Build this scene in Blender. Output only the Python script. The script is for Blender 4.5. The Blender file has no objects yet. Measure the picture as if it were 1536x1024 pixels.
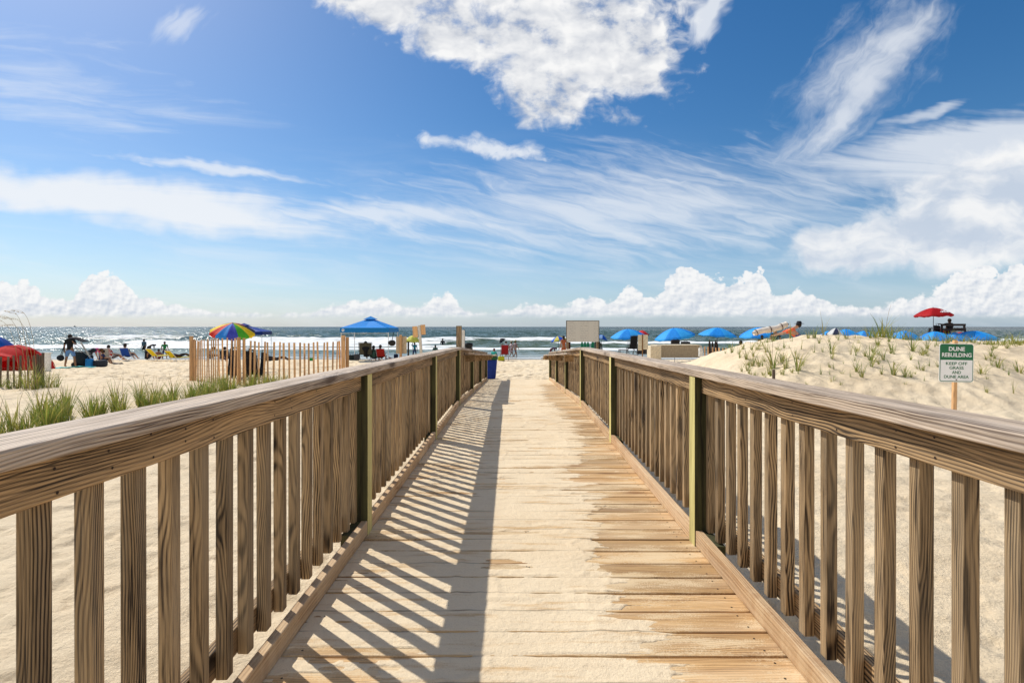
import bpy, bmesh, math, random
import numpy as np
from mathutils import Vector, Matrix
random.seed(7)
R = math.radians
scene = bpy.context.scene
COL = scene.collection
CAMZ = 1.62; F = 768.0; VX, VY = 774.0, 490.0
SEA_Z = -0.70

# ------------------------------------------------------------------ node helpers
class S:
    """tiny expression wrapper round a shader socket"""
    def __init__(s, nt, k): s.nt, s.k = nt, k
    def _m(s, op, *a, clamp=False):
        n = s.nt.nodes.new('ShaderNodeMath'); n.operation = op; n.use_clamp = clamp
        for i, v in enumerate((s,) + a):
            if isinstance(v, S): s.nt.links.new(v.k, n.inputs[i])
            else: n.inputs[i].default_value = float(v)
        return S(s.nt, n.outputs[0])
    def __add__(s, o): return s._m('ADD', o)
    __radd__ = __add__
    def __sub__(s, o): return s._m('SUBTRACT', o)
    def __rsub__(s, o): return (s * -1.0) + o
    def __mul__(s, o): return s._m('MULTIPLY', o)
    __rmul__ = __mul__
    def __truediv__(s, o): return s._m('DIVIDE', o)
    def max(s, o): return s._m('MAXIMUM', o)
    def min(s, o): return s._m('MINIMUM', o)
    def abs(s): return s._m('ABSOLUTE')
    def pow(s, o): return s._m('POWER', o)
    def sqrt(s): return s._m('SQRT')
    def sin(s): return s._m('SINE')
    def exp(s): return s._m('EXPONENT')
    def frac(s): return s._m('FRACT')
    def clamp(s): return s._m('ADD', 0.0, clamp=True)
    def ss(s, a, b):
        n = s.nt.nodes.new('ShaderNodeMapRange'); n.interpolation_type = 'SMOOTHSTEP'
        s.nt.links.new(s.k, n.inputs[0])
        n.inputs[1].default_value = a; n.inputs[2].default_value = b
        return S(s.nt, n.outputs[0])
def sep(nt, sock):
    n = nt.nodes.new('ShaderNodeSeparateXYZ'); nt.links.new(sock, n.inputs[0])
    return [S(nt, o) for o in n.outputs]
def comb(nt, x, y, z):
    n = nt.nodes.new('ShaderNodeCombineXYZ')
    for i, v in enumerate((x, y, z)):
        if isinstance(v, S): nt.links.new(v.k, n.inputs[i])
        else: n.inputs[i].default_value = v
    return n.outputs[0]
def noise(nt, vec, scale=1.0, detail=3.0, rough=0.55, dist=0.0, out=0):
    n = nt.nodes.new('ShaderNodeTexNoise')
    nt.links.new(vec, n.inputs['Vector'])
    n.inputs['Scale'].default_value = scale; n.inputs['Detail'].default_value = detail
    n.inputs['Roughness'].default_value = rough; n.inputs['Distortion'].default_value = dist
    return S(nt, n.outputs[out])
def voro(nt, vec, scale=1.0, detail=0.0, feature='F1', smooth=None):
    n = nt.nodes.new('ShaderNodeTexVoronoi'); n.feature = feature
    nt.links.new(vec, n.inputs['Vector']); n.inputs['Scale'].default_value = scale
    if 'Detail' in n.inputs: n.inputs['Detail'].default_value = detail
    if smooth is not None and 'Smoothness' in n.inputs: n.inputs['Smoothness'].default_value = smooth
    return S(nt, n.outputs[0])
def mixc(nt, f, a, b, mode='MIX'):
    n = nt.nodes.new('ShaderNodeMix'); n.data_type = 'RGBA'; n.blend_type = mode
    if isinstance(f, S): nt.links.new(f.k, n.inputs[0])
    else: n.inputs[0].default_value = f
    for i, v in ((6, a), (7, b)):
        if isinstance(v, (tuple, list)): n.inputs[i].default_value = tuple(v[:3]) + (1,)
        else: nt.links.new(v, n.inputs[i])
    return n.outputs[2]
def new_mat(name):
    m = bpy.data.materials.new(name); m.use_nodes = True
    nt = m.node_tree
    return m, nt, nt.nodes['Principled BSDF']
def bump(nt, b, h, strength=0.5, dist=0.01):
    n = nt.nodes.new('ShaderNodeBump'); n.inputs['Strength'].default_value = strength
    n.inputs['Distance'].default_value = dist
    nt.links.new(h.k, n.inputs['Height']); nt.links.new(n.outputs[0], b.inputs['Normal'])
def texco(nt, out='Object'):
    return nt.nodes.new('ShaderNodeTexCoord').outputs[out]

# ------------------------------------------------------------------ materials
def wood(name, axis, light, dark, wear=(0.36, 0.30, 0.25), wear_amt=0.35, freq=900.0, contrast=1.0,
         island=False, sandy=0.0, rough=0.75, pith=(0.07, 0.11), warp=0.05, tv=0.50):
    m, nt, b = new_mat(name)
    co = sep(nt, texco(nt))
    if island:
        g = nt.nodes.new('ShaderNodeNewGeometry'); rnd = S(nt, g.outputs['Random Per Island'])
    else:
        g = nt.nodes.new('ShaderNodeObjectInfo'); rnd = S(nt, g.outputs['Random'])
    a = co[axis]; p, q = [co[i] for i in range(3) if i != axis]
    off = rnd * 37.0
    al = a + off
    # slow wander of the ring centre along the board gives cathedral figures
    w1 = noise(nt, comb(nt, al * 1.3, p * 5.0, q * 5.0), 1.0, 2.0, 0.5) - 0.5
    w2 = noise(nt, comb(nt, al * 3.0, p * 14.0 + 9.0, q * 14.0), 1.0, 2.0, 0.5) - 0.5
    kn = voro(nt, comb(nt, al * 1.9, p * 6.0 + rnd * 5.0, q * 6.0), 1.0)
    knot = (kn * kn * -45.0).exp()
    r = ((p + (rnd - 0.5) * 0.12 + pith[0]).pow(2.0) + (q + (rnd * 7.3).frac() * 0.08 + pith[1]).pow(2.0)).sqrt()
    r = r + w1 * warp + w2 * 0.006 + knot * 0.02
    ring = ((r * freq).sin() * 0.5 + 0.5)
    ring = ring.pow(1.6)
    fib = noise(nt, comb(nt, al * 6.0, p * 420.0, q * 420.0), 1.0, 3.0, 0.6)
    blot = noise(nt, comb(nt, al * 1.7, p * 22.0, q * 22.0), 1.0, 4.0, 0.6)
    crack = noise(nt, comb(nt, al * 2.2, p * 150.0, q * 150.0), 1.0, 3.0, 0.7).ss(0.57, 0.66)
    lump = noise(nt, comb(nt, al * 0.8, p * 30.0, q * 30.0 + 5.0), 1.0, 3.0, 0.6)
    f = (ring * (lump.ss(.35, .65) * .5 + .30) * contrast + (fib - 0.5) * 1.7 + (blot - 0.5) * 1.5 + crack * 0.65 + 0.17 + knot * 0.9).clamp()
    c = mixc(nt, f, light, dark)
    wm = noise(nt, comb(nt, al * 0.9, p * 9.0 + 3.0, q * 9.0), 1.0, 5.0, 0.65).ss(0.40, 0.68) * wear_amt
    c = mixc(nt, wm, c, wear)
    tint = (rnd * 5.7).frac() * tv + (0.98 - tv * 0.5)
    c = mixc(nt, 1.0, c, comb(nt, tint, tint, tint), 'MULTIPLY')
    h = (1.0 - ring) * 0.5 + fib * 0.6
    if sandy > 0:
        wp = nt.nodes.new('ShaderNodeNewGeometry').outputs['Position']
        px = sep(nt, wp)
        sn = noise(nt, comb(nt, px[0] * 1.6, px[1] * 7.0, px[2]), 1.0, 6.0, 0.65)
        gs = noise(nt, wp, 160.0, 2.0, 0.6)
        sm = (sn + (gs - 0.5) * 0.30).ss(0.46, 0.60) * sandy
        c = mixc(nt, sm, c, (0.78, 0.61, 0.38))
    nt.links.new(c, b.inputs['Base Color'])
    b.inputs['Roughness'].default_value = rough
    b.inputs['Specular IOR Level'].default_value = 0.25
    bump(nt, b, h, 0.55, 0.003)
    return m
def plain(name, col, rough=0.7, var=0.12, scale=9.0, spec=0.3, metal=0.0, trans=0.0):
    m, nt, b = new_mat(name)
    n = noise(nt, texco(nt), scale, 4.0, 0.6)
    f = n.ss(0.3, 0.7)
    lo = tuple(max(0, v * (1 - var)) for v in col); hi = tuple(min(1, v * (1 + var)) for v in col)
    nt.links.new(mixc(nt, f, lo, hi), b.inputs['Base Color'])
    b.inputs['Roughness'].default_value = rough; b.inputs['Specular IOR Level'].default_value = spec
    b.inputs['Metallic'].default_value = metal
    if trans:
        t = nt.nodes.new('ShaderNodeBsdfTranslucent'); t.inputs[0].default_value = col + (1,)
        mx = nt.nodes.new('ShaderNodeMixShader'); mx.inputs[0].default_value = trans
        nt.links.new(b.outputs[0], mx.inputs[1]); nt.links.new(t.outputs[0], mx.inputs[2])
        nt.links.new(mx.outputs[0], nt.nodes['Material Output'].inputs[0])
    return m
_pm = {}
def cl(col, trans=0.0, rough=0.8):
    k = (col, trans, rough)
    if k not in _pm: _pm[k] = plain('cloth_%d' % len(_pm), col, rough, 0.15, 14.0, 0.2, 0.0, trans)
    return _pm[k]

M = {}
WL, WD = (0.42, 0.275, 0.165), (0.085, 0.048, 0.028)
M['baluster'] = wood('weathered baluster wood', 2, (0.53, 0.36, 0.19), (0.028, 0.016, 0.009), (0.42, 0.325, 0.21), 0.4, 1150, 1.15, warp=0.06)
M['rail'] = wood('figured rail wood', 1, (0.56, 0.355, 0.17), (0.028, 0.016, 0.008), (0.40, 0.29, 0.18), 0.25, 760, 1.35, warp=0.10)
M['cap'] = wood('bleached cap wood', 1, (0.66, 0.515, 0.375), (0.10, 0.062, 0.040), (0.76, 0.63, 0.51), 0.5, 900, 0.92, warp=0.07, tv=0.12)
M['kick'] = wood('golden kickboard wood', 1, (0.66, 0.45, 0.25), (0.33, 0.17, 0.075), (0.66, 0.50, 0.34), 0.4, 650, 0.7, tv=0.25, sandy=0.25, warp=0.05)
M['post'] = wood('greenish treated post wood', 2, (0.80, 0.71, 0.28), (0.34, 0.27, 0.09), (0.62, 0.53, 0.27), 0.35, 330, 0.8)
M['deck'] = wood('golden deck plank wood', 0, (0.66, 0.42, 0.19), (0.25, 0.12, 0.045), (0.68, 0.50, 0.31), 0.5, 620, 0.8, island=True, sandy=0.7, warp=0.09)
M['post_dark'] = wood('dark post wood with painted shade', 2, (0.085, 0.085, 0.032), (0.010, 0.009, 0.006), (0.12, 0.10, 0.05), 0.3, 330, 0.9)  # shade of the post fronts put into the wood colour
M['picket'] = wood('tan picket wood', 2, (0.80, 0.48, 0.22), (0.34, 0.17, 0.08), (0.5, 0.33, 0.2), 0.3, 500, 0.5)
M['graypicket'] = wood('grey picket wood', 2, (0.17, 0.12, 0.085), (0.05, 0.035, 0.025), (0.2, 0.16, 0.13), 0.4, 500, 0.5)

def sand_mat(name, dusty=False):
    m, nt, b = new_mat(name)
    pos = nt.nodes.new('ShaderNodeNewGeometry').outputs['Position']
    x, y, z = sep(nt, pos)
    big = noise(nt, pos, 0.7, 4.0, 0.6)
    mid = noise(nt, comb(nt, x * 3.5, y * 7.0, z * 5.0), 1.0, 4.0, 0.6)
    gr = noise(nt, pos, 260.0, 2.0, 0.7)
    c = mixc(nt, big.ss(0.3, 0.7), (0.79, 0.62, 0.405), (0.85, 0.69, 0.47))
    c = mixc(nt, mid.ss(0.55, 0.8) * 0.35, c, (0.64, 0.47, 0.29))
    c = mixc(nt, gr.ss(0.56, 0.72) * 0.45, c, (0.40, 0.30, 0.19))
    deb = voro(nt, comb(nt, x, y, z), 16.0)
    dn = noise(nt, pos, 3.0, 2.0, 0.5)
    c = mixc(nt, (0.045 - deb).ss(0.0, 0.02) * dn.ss(0.5, 0.6), c, (0.13, 0.09, 0.055))
    if dusty:
        st = noise(nt, comb(nt, x * 2.2, y * 20.0, 1.0), 1.0, 6.0, 0.66)
        s2 = noise(nt, comb(nt, x * 1.2, y * 2.2, 6.0), 1.0, 4.0, 0.6)
        c = mixc(nt, (st * .75 + s2 * .45 + (gr - .5) * .12).ss(0.62, 0.76) * 0.75, c, (0.60, 0.37, 0.16))
        fr = ((y + 0.9) * (1.0 / 0.145)).frac()
        seam = ((fr - .5).abs() * 2.0).ss(.90, .975) * (st * .6 + s2 * .6).ss(.50, .68)
        c = mixc(nt, seam * .6, c, (0.13, 0.08, 0.045))
        tr = noise(nt, comb(nt, x * 7.0, y * 7.0, 2.0), 1.0, 5.0, .7).ss(.64, .72) * .25
        c = mixc(nt, tr, c, (0.45, 0.34, 0.21))
    w = (y + (big - 0.5) * 5.0).ss(34.2, 36.2)
    c = mixc(nt, w, c, (0.31, 0.26, 0.20))
    nt.links.new(c, b.inputs['Base Color'])
    rr = 0.95 - w * 0.62
    nt.links.new(rr.k, b.inputs['Roughness'])
    b.inputs['Specular IOR Level'].default_value = 0.25
    foot = voro(nt, comb(nt, x, y * 0.8, z), 3.4, 0.0, 'SMOOTH_F1', 0.35)
    fine = noise(nt, pos, 26.0, 6.0, 0.7)
    h = fine * (0.011 if dusty else 0.028) + gr * 0.002 + mid * (.006 if dusty else .02) * (1.0 - w) + foot.ss(0.15, 0.6) * (.006 if dusty else .024) * (1.0 - w)
    bump(nt, b, h, 0.9, 1.0)
    return m
M['sand'] = sand_mat('beach sand'); M['dust'] = sand_mat('sand dusted over planks', True)
M['grass'] = plain('beach grass', (0.19, 0.25, 0.04), 0.6, 0.35, 6.0, 0.3, 0.0, 0.3)
M['grass2'] = plain('yellowing beach grass', (0.42, 0.38, 0.09), 0.6, 0.35, 6.0, 0.3, 0.0, 0.3)
M['straw'] = plain('dry straw stalks', (0.36, 0.26, 0.12), 0.7, 0.3, 6.0)

# ------------------------------------------------------------------ object helpers
def link(name, me, mats, parent=None, loc=None):
    o = bpy.data.objects.new(name, me); COL.objects.link(o)
    if mats is not None:
        for m in (mats if isinstance(mats, (list, tuple)) else [mats]): me.materials.append(m)
    if parent: o.parent = parent
    if loc is not None: o.location = loc
    return o
def build(name, bm, mats, parent=None, smooth=False, loc=None):
    me = bpy.data.meshes.new(name); bm.normal_update(); bm.to_mesh(me); bm.free()
    if smooth:
        for p in me.polygons: p.use_smooth = True
    return link(name, me, mats, parent, loc)
def tag(o, label, cat, group=None, kind=None):
    o['label'] = label; o['category'] = cat; o['kind'] = 'thing'
    if group: o['group'] = group
    if kind: o['kind'] = kind
    return o
def thing(name, label, cat, loc=(0, 0, 0), rz=0.0, group=None):
    o = bpy.data.objects.new(name, None); COL.objects.link(o)
    o.location = loc; o.rotation_euler = (0, 0, rz); o.empty_display_size = 0.1
    return tag(o, label, cat, group)
def copy_tree(o, parent=None):
    c = o.copy(); COL.objects.link(c)
    if parent: c.parent = parent
    for ch in [k for k in bpy.data.objects if k.parent == o]: copy_tree(ch, c)
    return c
def box(bm, x0, x1, y0, y1, z0, z1, bev=0.0, mi=0, mtx=None):
    return hexa(bm, [(x0, y0, z0), (x1, y0, z0), (x1, y1, z0), (x0, y1, z0),
                     (x0, y0, z1), (x1, y0, z1), (x1, y1, z1), (x0, y1, z1)], bev, mi, mtx)
def hexa(bm, pts, bev=0.0, mi=0, mtx=None):
    t = bmesh.new()
    vs = [t.verts.new(p) for p in pts]
    for f in ((0, 3, 2, 1), (4, 5, 6, 7), (0, 1, 5, 4), (1, 2, 6, 5), (2, 3, 7, 6), (3, 0, 4, 7)):
        t.faces.new([vs[i] for i in f])
    if bev > 0: bmesh.ops.bevel(t, geom=t.edges[:], offset=bev, segments=2, affect='EDGES', profile=0.5)
    if mtx is not None: bmesh.ops.transform(t, matrix=mtx, verts=t.verts[:])
    for f in t.faces: f.material_index = mi
    me = bpy.data.meshes.new('tmp'); t.to_mesh(me); t.free(); bm.from_mesh(me); bpy.data.meshes.remove(me)
def board(bm, p0, p1, w, h, bev=0.004, segs=1, jit=0.0):
    """board from p0 to p1 (mainly along Y); w across X, h in Z, points give the box's min-x / bottom"""
    (x0, y0, z0), (x1, y1, z1) = p0, p1
    hexa(bm, [(x0, y0, z0), (x0 + w, y0, z0), (x1 + w, y1, z1), (x1, y1, z1),
              (x0, y0, z0 + h), (x0 + w, y0, z0 + h), (x1 + w, y1, z1 + h), (x1, y1, z1 + h)], bev)
def tube(bm, pts, r, n=8, mi=0, cap=True):
    pts = [Vector(p) for p in pts]; rs = r if isinstance(r, (list, tuple)) else [r] * len(pts)
    rings = []
    for i, p in enumerate(pts):
        d = (pts[min(i + 1, len(pts) - 1)] - pts[max(i - 1, 0)]).normalized()
        u = d.orthogonal().normalized() if abs(d.z) > 0.99 else d.cross(Vector((0, 0, 1))).normalized()
        v = d.cross(u)
        rings.append([bm.verts.new(p + (u * math.cos(2 * math.pi * k / n) + v * math.sin(2 * math.pi * k / n)) * rs[i]) for k in range(n)])
    for a, b in zip(rings, rings[1:]):
        for k in range(n):
            f = bm.faces.new((a[k], a[(k + 1) % n], b[(k + 1) % n], b[k])); f.material_index = mi
    if cap:
        for rr in (rings[0], list(reversed(rings[-1]))):
            f = bm.faces.new(rr); f.material_index = mi
def blob(bm, c, r, sub=2, jit=0.0, mi=0, sq=(1, 1, 1)):
    s = bmesh.ops.create_icosphere(bm, subdivisions=sub, radius=1.0)
    for v in s['verts']:
        k = 1 + random.uniform(-jit, jit)
        v.co = Vector((v.co.x * r * sq[0] * k + c[0], v.co.y * r * sq[1] * k + c[1], v.co.z * r * sq[2] * k + c[2]))
        for f in v.link_faces: f.material_index = mi

# ------------------------------------------------------------------ numpy value noise
rng = np.random.RandomState(3)
TBL = rng.rand(256, 256)
def vn(x, y):
    xi = np.floor(x).astype(int); yi = np.floor(y).astype(int)
    fx = x - xi; fy = y - yi
    fx = fx * fx * (3 - 2 * fx); fy = fy * fy * (3 - 2 * fy)
    a = TBL[xi & 255, yi & 255]; b = TBL[(xi + 1) & 255, yi & 255]
    c = TBL[xi & 255, (yi + 1) & 255]; d = TBL[(xi + 1) & 255, (yi + 1) & 255]
    return (a * (1 - fx) + b * fx) * (1 - fy) + (c * (1 - fx) + d * fx) * fy
def fbm(x, y, o=4, g=0.5):
    s = 0; a = 1; t = 0
    for i in range(o):
        s = s + a * vn(x * 2 ** i + 17.3 * i, y * 2 ** i + 5.1 * i); t += a; a *= g
    return s / t
def sst(v, a, b):
    t = np.clip((v - a) / (b - a), 0, 1); return t * t * (3 - 2 * t)
DX = [0, 2.8, 3.6, 4.4, 4.9, 5.4, 5.9, 6.4, 7.3, 8.5, 9.5, 12, 30, 60]
DZ = [0, 0, .20, .55, .78, .94, 1.13, 1.22, 1.28, 1.27, 1.22, 1.15, 1.12, 1.12]
def ground(x, y, detail=True):
    x = np.asarray(x, float); y = np.asarray(y, float)
    z = -0.70 * np.clip((y - 15) / 22.0, 0, 1) - np.maximum(y - 37, 0) * 0.05
    z = np.maximum(z, -3.0)
    far = sst(y, 13, 20)
    # dune
    sh = np.interp(x - 0.25 * (y - 12) * (y > 12), DX, DZ)
    prof = sst(y + 0.6 * (fbm(x * 0.5, y * 0 + 3.3, 2) - 0.5), 6.3, 12.2) * (1 - sst(y, 13.6, 21.0))
    dune = sh * prof
    z = z + dune
    # low berm under the storage box, right of the path
    z = z + 0.36 * np.exp(-((x - 7.2) / 3.6) ** 2 - ((y - 20.5) / 4.2) ** 2) * (x > -50)
    # soft large undulation, kept off the boardwalk
    off = sst(np.abs(x - 0.06), 1.3, 2.6)
    z = z + off * (fbm(x * 0.35 + 4, y * 0.35, 3) - 0.5) * 0.16 * (1 - sst(y, 33, 36))
    # drift at the foot of the ramp
    z = z + 0.03 * np.exp(-((y - 15.6) / 1.2) ** 2) * (np.abs(x) < 3)
    if detail:
        dm = sst(dune, .05, .4)
        z = z + dm * (fbm(x * 1.5 + 9, y * 1.2, 4, .6) - 0.45) * 0.26
        wet = 1 - sst(y, 32.5, 35)
        rip = fbm(x * 2.2 + fbm(x, y, 2) * 2, y * 5.0, 3)
        z = z + (rip - 0.5) * 0.06 * wet * (1 - 0.6 * dm)
        foot = fbm(x * 5.2 + 30, y * 4.0, 3, 0.55)
        amt = 0.11 * sst(y, 14.8, 16.0) + 0.022
        z = z - sst(foot, 0.5, 0.72) * amt * wet * (1 - 0.5 * dm)
    return z
def G(x, y): return float(ground(x, y, True))
def ray(px, py, d0=5.0, d1=37.0):
    """distance along +Y at which the sight line meets the sand"""
    ds = np.linspace(d0, d1, 3000)
    zz = CAMZ - (py - VY) * ds / F; xx = (px - VX) * ds / F
    hit = np.where(ground(xx, ds, False) >= zz)[0]
    return float(ds[hit[0]]) if len(hit) else d1
def X(px, d): return (px - VX) * d / F
def Z(py, d): return CAMZ - (py - VY) * d / F

def grid_mesh(name, XX, YY, ZZ, mat, kind, smooth=True):
    ny, nx = XX.shape
    me = bpy.data.meshes.new(name)
    n = nx * ny
    me.vertices.add(n)
    co = np.stack([XX.ravel(), YY.ravel(), ZZ.ravel()], 1).astype(np.float32)
    me.vertices.foreach_set('co', co.ravel())
    i = np.arange((ny - 1) * (nx - 1)); r = i // (nx - 1); c = i % (nx - 1)
    a = r * nx + c
    q = np.stack([a, a + 1, a + nx + 1, a + nx], 1).astype(np.int32)
    me.loops.add(q.size); me.polygons.add(len(q))
    me.loops.foreach_set('vertex_index', q.ravel())
    me.polygons.foreach_set('loop_start', np.arange(0, q.size, 4, dtype=np.int32))
    me.polygons.foreach_set('loop_total', np.full(len(q), 4, dtype=np.int32))
    me.update(calc_edges=True); me.validate()
    me.polygons.foreach_set('use_smooth', np.ones(len(q), dtype=bool))
    o = link(name, me, mat); o['kind'] = kind
    return o

# ------------------------------------------------------------------ sand
ys = np.concatenate([np.linspace(-60, -2, 20), np.linspace(-1.8, 1.0, 60),
                     1.0 * np.exp(np.linspace(0.01, math.log(39), 760)), np.linspace(40, 70, 12)])
t = np.linspace(-1, 1, 820)
tt = np.sign(t) * (1.25 * np.abs(t) / 0.9 * (np.abs(t) < 0.9) + (np.abs(t) >= 0.9) * (1.25 + ((np.abs(t) - 0.9) / 0.1) ** 2 * 8))
YY = np.repeat(ys[:, None], len(t), 1); XX = tt[None, :] * (np.maximum(YY, 0) + 2.2)
sand = grid_mesh('beach_sand', XX, YY, ground(XX, YY), M['sand'], 'structure')

# ------------------------------------------------------------------ sea
def sea_material():
    m, nt, b = new_mat('sea water')
    pos = nt.nodes.new('ShaderNodeNewGeometry').outputs['Position']
    x, y, z = sep(nt, pos)
    shore = y + (noise(nt, comb(nt, x * 0.06, y * 0.02, 0.0), 1.0, 2.0, 0.5) - 0.5) * 10.0
    c = mixc(nt, shore.ss(40, 150), (0.085, 0.125, 0.075), (0.020, 0.062, 0.045))
    c = mixc(nt, y.ss(150, 900), c, (0.010, 0.034, 0.036))
    pat = noise(nt, comb(nt, x * 0.03, y * 0.16, 0.0), 1.0, 4.0, 0.6)
    c = mixc(nt, pat.ss(0.45, 0.7) * 0.5, c, (0.02, 0.04, 0.035))
    c = mixc(nt, (1.0 - shore.ss(38.5, 47)) * 0.8, c, (0.30, 0.28, 0.23))
    # foam
    n1 = noise(nt, comb(nt, x * 0.10, y * 0.42, 3.0), 1.0, 6.0, 0.68)
    n2 = noise(nt, comb(nt, x * 0.9, y * 2.2, 1.0), 1.0, 4.0, 0.65)
    at = nt.nodes.new('ShaderNodeAttribute'); at.attribute_name = 'foam'
    fa = S(nt, at.outputs['Fac'])
    foam = (fa + (n1 - 0.5) * 0.9 + (n2 - 0.5) * 0.5).ss(0.42, 0.62)
    caps = (noise(nt, comb(nt, x * 0.12, y * 0.35, 9.0), 1.0, 5.0, 0.7) + n2 * 0.12).ss(0.735, 0.79) * (1.0 - y.ss(250, 700))
    foam = foam.max(caps * 0.7)
    nt.links.new(mixc(nt, foam, c, (0.86, 0.86, 0.83)), b.inputs['Base Color'])
    rg = foam * 0.6 + 0.16
    nt.links.new(rg.k, b.inputs['Roughness'])
    b.inputs['IOR'].default_value = 1.33
    b.inputs['Specular IOR Level'].default_value = 0.11
    w1 = noise(nt, comb(nt, x * 0.55, y * 0.9, 0.0), 1.0, 5.0, 0.62, 0.4)
    w2 = noise(nt, comb(nt, x * 2.6, y * 3.6, 0.0), 1.0, 4.0, 0.62)
    w3 = noise(nt, comb(nt, x * 0.10, y * 0.22, 0.0), 1.0, 3.0, 0.6)
    calm = shore.ss(42, 56) * 0.85 + 0.15
    h = (w1 * 2.4 + w2 * 0.55 + w3 * 4.0) * calm + foam * 0.12
    # choppy facets: normals tilted by noise at two sizes (same from every viewpoint)
    def ncol(vec, sc, de):
        n = nt.nodes.new('ShaderNodeTexNoise'); nt.links.new(vec, n.inputs['Vector']); n.inputs['Scale'].default_value = sc; n.inputs['Detail'].default_value = de; n.inputs['Roughness'].default_value = .65
        return sep(nt, n.outputs['Color'])
    a = ncol(comb(nt, x * .5, y * .8, 0.0), 1.0, 5.0); c2 = ncol(comb(nt, x * 2.4, y * 3.2, 4.0), 1.0, 3.0)
    g = nt.nodes.new('ShaderNodeNewGeometry'); gx, gy, gz = sep(nt, g.outputs['Normal'])
    k = calm * (1.0 - foam * .6)
    nx_ = gx + ((a[0] - .5) * 2.0 + (c2[0] - .5) * 1.3) * k; ny_ = gy + ((a[1] - .5) * 2.6 + (c2[1] - .5) * 1.6 - .16) * k
    vm = nt.nodes.new('ShaderNodeVectorMath'); vm.operation = 'NORMALIZE'; nt.links.new(comb(nt, nx_, ny_, gz), vm.inputs[0]); nt.links.new(vm.outputs[0], b.inputs['Normal'])
    return m
M['sea'] = sea_material()
ys = np.concatenate([34.5 * np.exp(np.linspace(0, math.log(320 / 34.5), 620)), 320 * np.exp(np.linspace(0.03, math.log(30000 / 320), 60))])
t = np.linspace(-1, 1, 560)
tt = np.sign(t) * (1.25 * np.minimum(np.abs(t) / 0.92, 1) + np.maximum((np.abs(t) - 0.92) / 0.08, 0) ** 2 * 9)
YY = np.repeat(ys[:, None], len(t), 1); XX = tt[None, :] * (YY + 4)
fade = 1 - sst(YY, 220, 700)
sw = np.sin(YY * 0.42 + fbm(XX * 0.03, YY * 0.05, 2) * 7) * 0.10 + (fbm(XX * 0.25, YY * 0.5, 4) - 0.5) * 0.35
ZZ = SEA_Z + sw * sst(YY, 44, 70) * fade + (fbm(XX * 0.3, YY * 0.8, 3) - 0.5) * 0.03
foam = np.zeros_like(ZZ)
for (y0, wd, hh, fo, sx, th) in ((97, 2.2, 0.75, 0.55, 0.05, .55), (83, 2.0, 0.55, 0.72, 0.04, .48), (70, 1.8, 0.32, 0.9, 0.03, .30), (60, 1.5, 0.25, 0.7, 0.05, .35), (52, 1.2, 0.14, 0.72, 0.06, .38), (46, 0.9, 0.07, 0.4, 0.08, .45)):
    yc = y0 + (fbm(XX * 0.03 + y0, XX * 0, 3) - 0.5) * 9
    am = sst(fbm(XX * sx + y0 * 1.7, YY * 0 + y0, 2), th, th + 0.14)
    e = (YY - yc)
    ridge = np.exp(-(e / wd) ** 2) * am
    ZZ += ridge * hh * (0.75 + 0.5 * fbm(XX * 0.8, YY * 0.9, 3))
    foam = np.maximum(foam, am * fo * np.exp(-(np.where(e > 0, e / (wd * 0.7), e / (wd * 2.6))) ** 2))
base_f = 0.26 * (sst(YY, 49, 55) * (1 - sst(YY, 74, 104)))
foam = np.maximum(foam, base_f)
edge = 38.3 + (fbm(XX * 0.09, XX * 0, 3) - 0.5) * 2.4
foam = np.maximum(foam, 0.75 * np.exp(-((YY - edge) / 0.35) ** 2))
sea = grid_mesh('sea', XX, YY, ZZ, M['sea'], 'structure')
at = sea.data.attributes.new('foam', 'FLOAT', 'POINT'); at.data.foreach_set('value', foam.ravel().astype(np.float32))

# ------------------------------------------------------------------ boardwalk
RX, LX = 0.97, -0.845          # inner faces of the posts
Y0, YK, YE = -0.9, 7.78, 15.1  # start, kink, end
def dz(y): return 0.43 if y < YK else 0.43 - (y - YK) / (15.3 - YK) * 0.39
def rz_(y):
    return 1.432 - 0.0158 * y if y < YK else (1.432 - 0.0158 * YK) + (y - YK) / (15.1 - YK) * (0.875 - (1.432 - 0.0158 * YK))
bw = thing('boardwalk', 'sand dusted wooden boardwalk with a ramp down to the beach', 'boardwalk')
bm = bmesh.new(); y = Y0; pitch = 0.1450
while y < 15.25:
    w = 0.1350 - random.random() * 0.003
    za, zb = dz(y), dz(y + w); s = random.uniform(-0.0015, 0.0015); e0 = random.uniform(-.006, .006); e1 = random.uniform(-.006, .006)
    hexa(bm, [(LX - .040 + e0, y, za - .038 + s), (RX + .040 + e1, y, za - .038 + s), (RX + .040 + e1, y + w, zb - .038 + s), (LX - .040 + e0, y + w, zb - .038 + s),
              (LX - .040 + e0, y, za + s), (RX + .040 + e1, y, za + s), (RX + .040 + e1, y + w, zb + s), (LX - .040 + e0, y + w, zb + s)], 0.004)
    for sx_ in (LX + .055, .052, .066, RX - .055):
        for q_ in (.03, w - .03):
            cx_, cy_ = sx_ + random.uniform(-.006, .006), y + q_ + random.uniform(-.005, .005)
            f_ = bm.faces.new([bm.verts.new((cx_ + .0045 * math.cos(k * 1.0472), cy_ + .0045 * math.sin(k * 1.0472), dz(cy_) + s + .0008)) for k in range(6)]); f_.material_index = 1
    y += pitch
build('deck_planks', bm, [M['deck'], cl((.05, .035, .025), 0, .5)], bw)
for xx in (LX - .036, 0.04, RX - .004):
    bm = bmesh.new()
    for a, b2 in ((Y0, YK), (YK, 14.2)):
        board(bm, (xx, a, dz(a) - .2), (xx, b2, dz(b2) - .2), .038, .16)
    build('joist', bm, M['rail'], bw)

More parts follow.
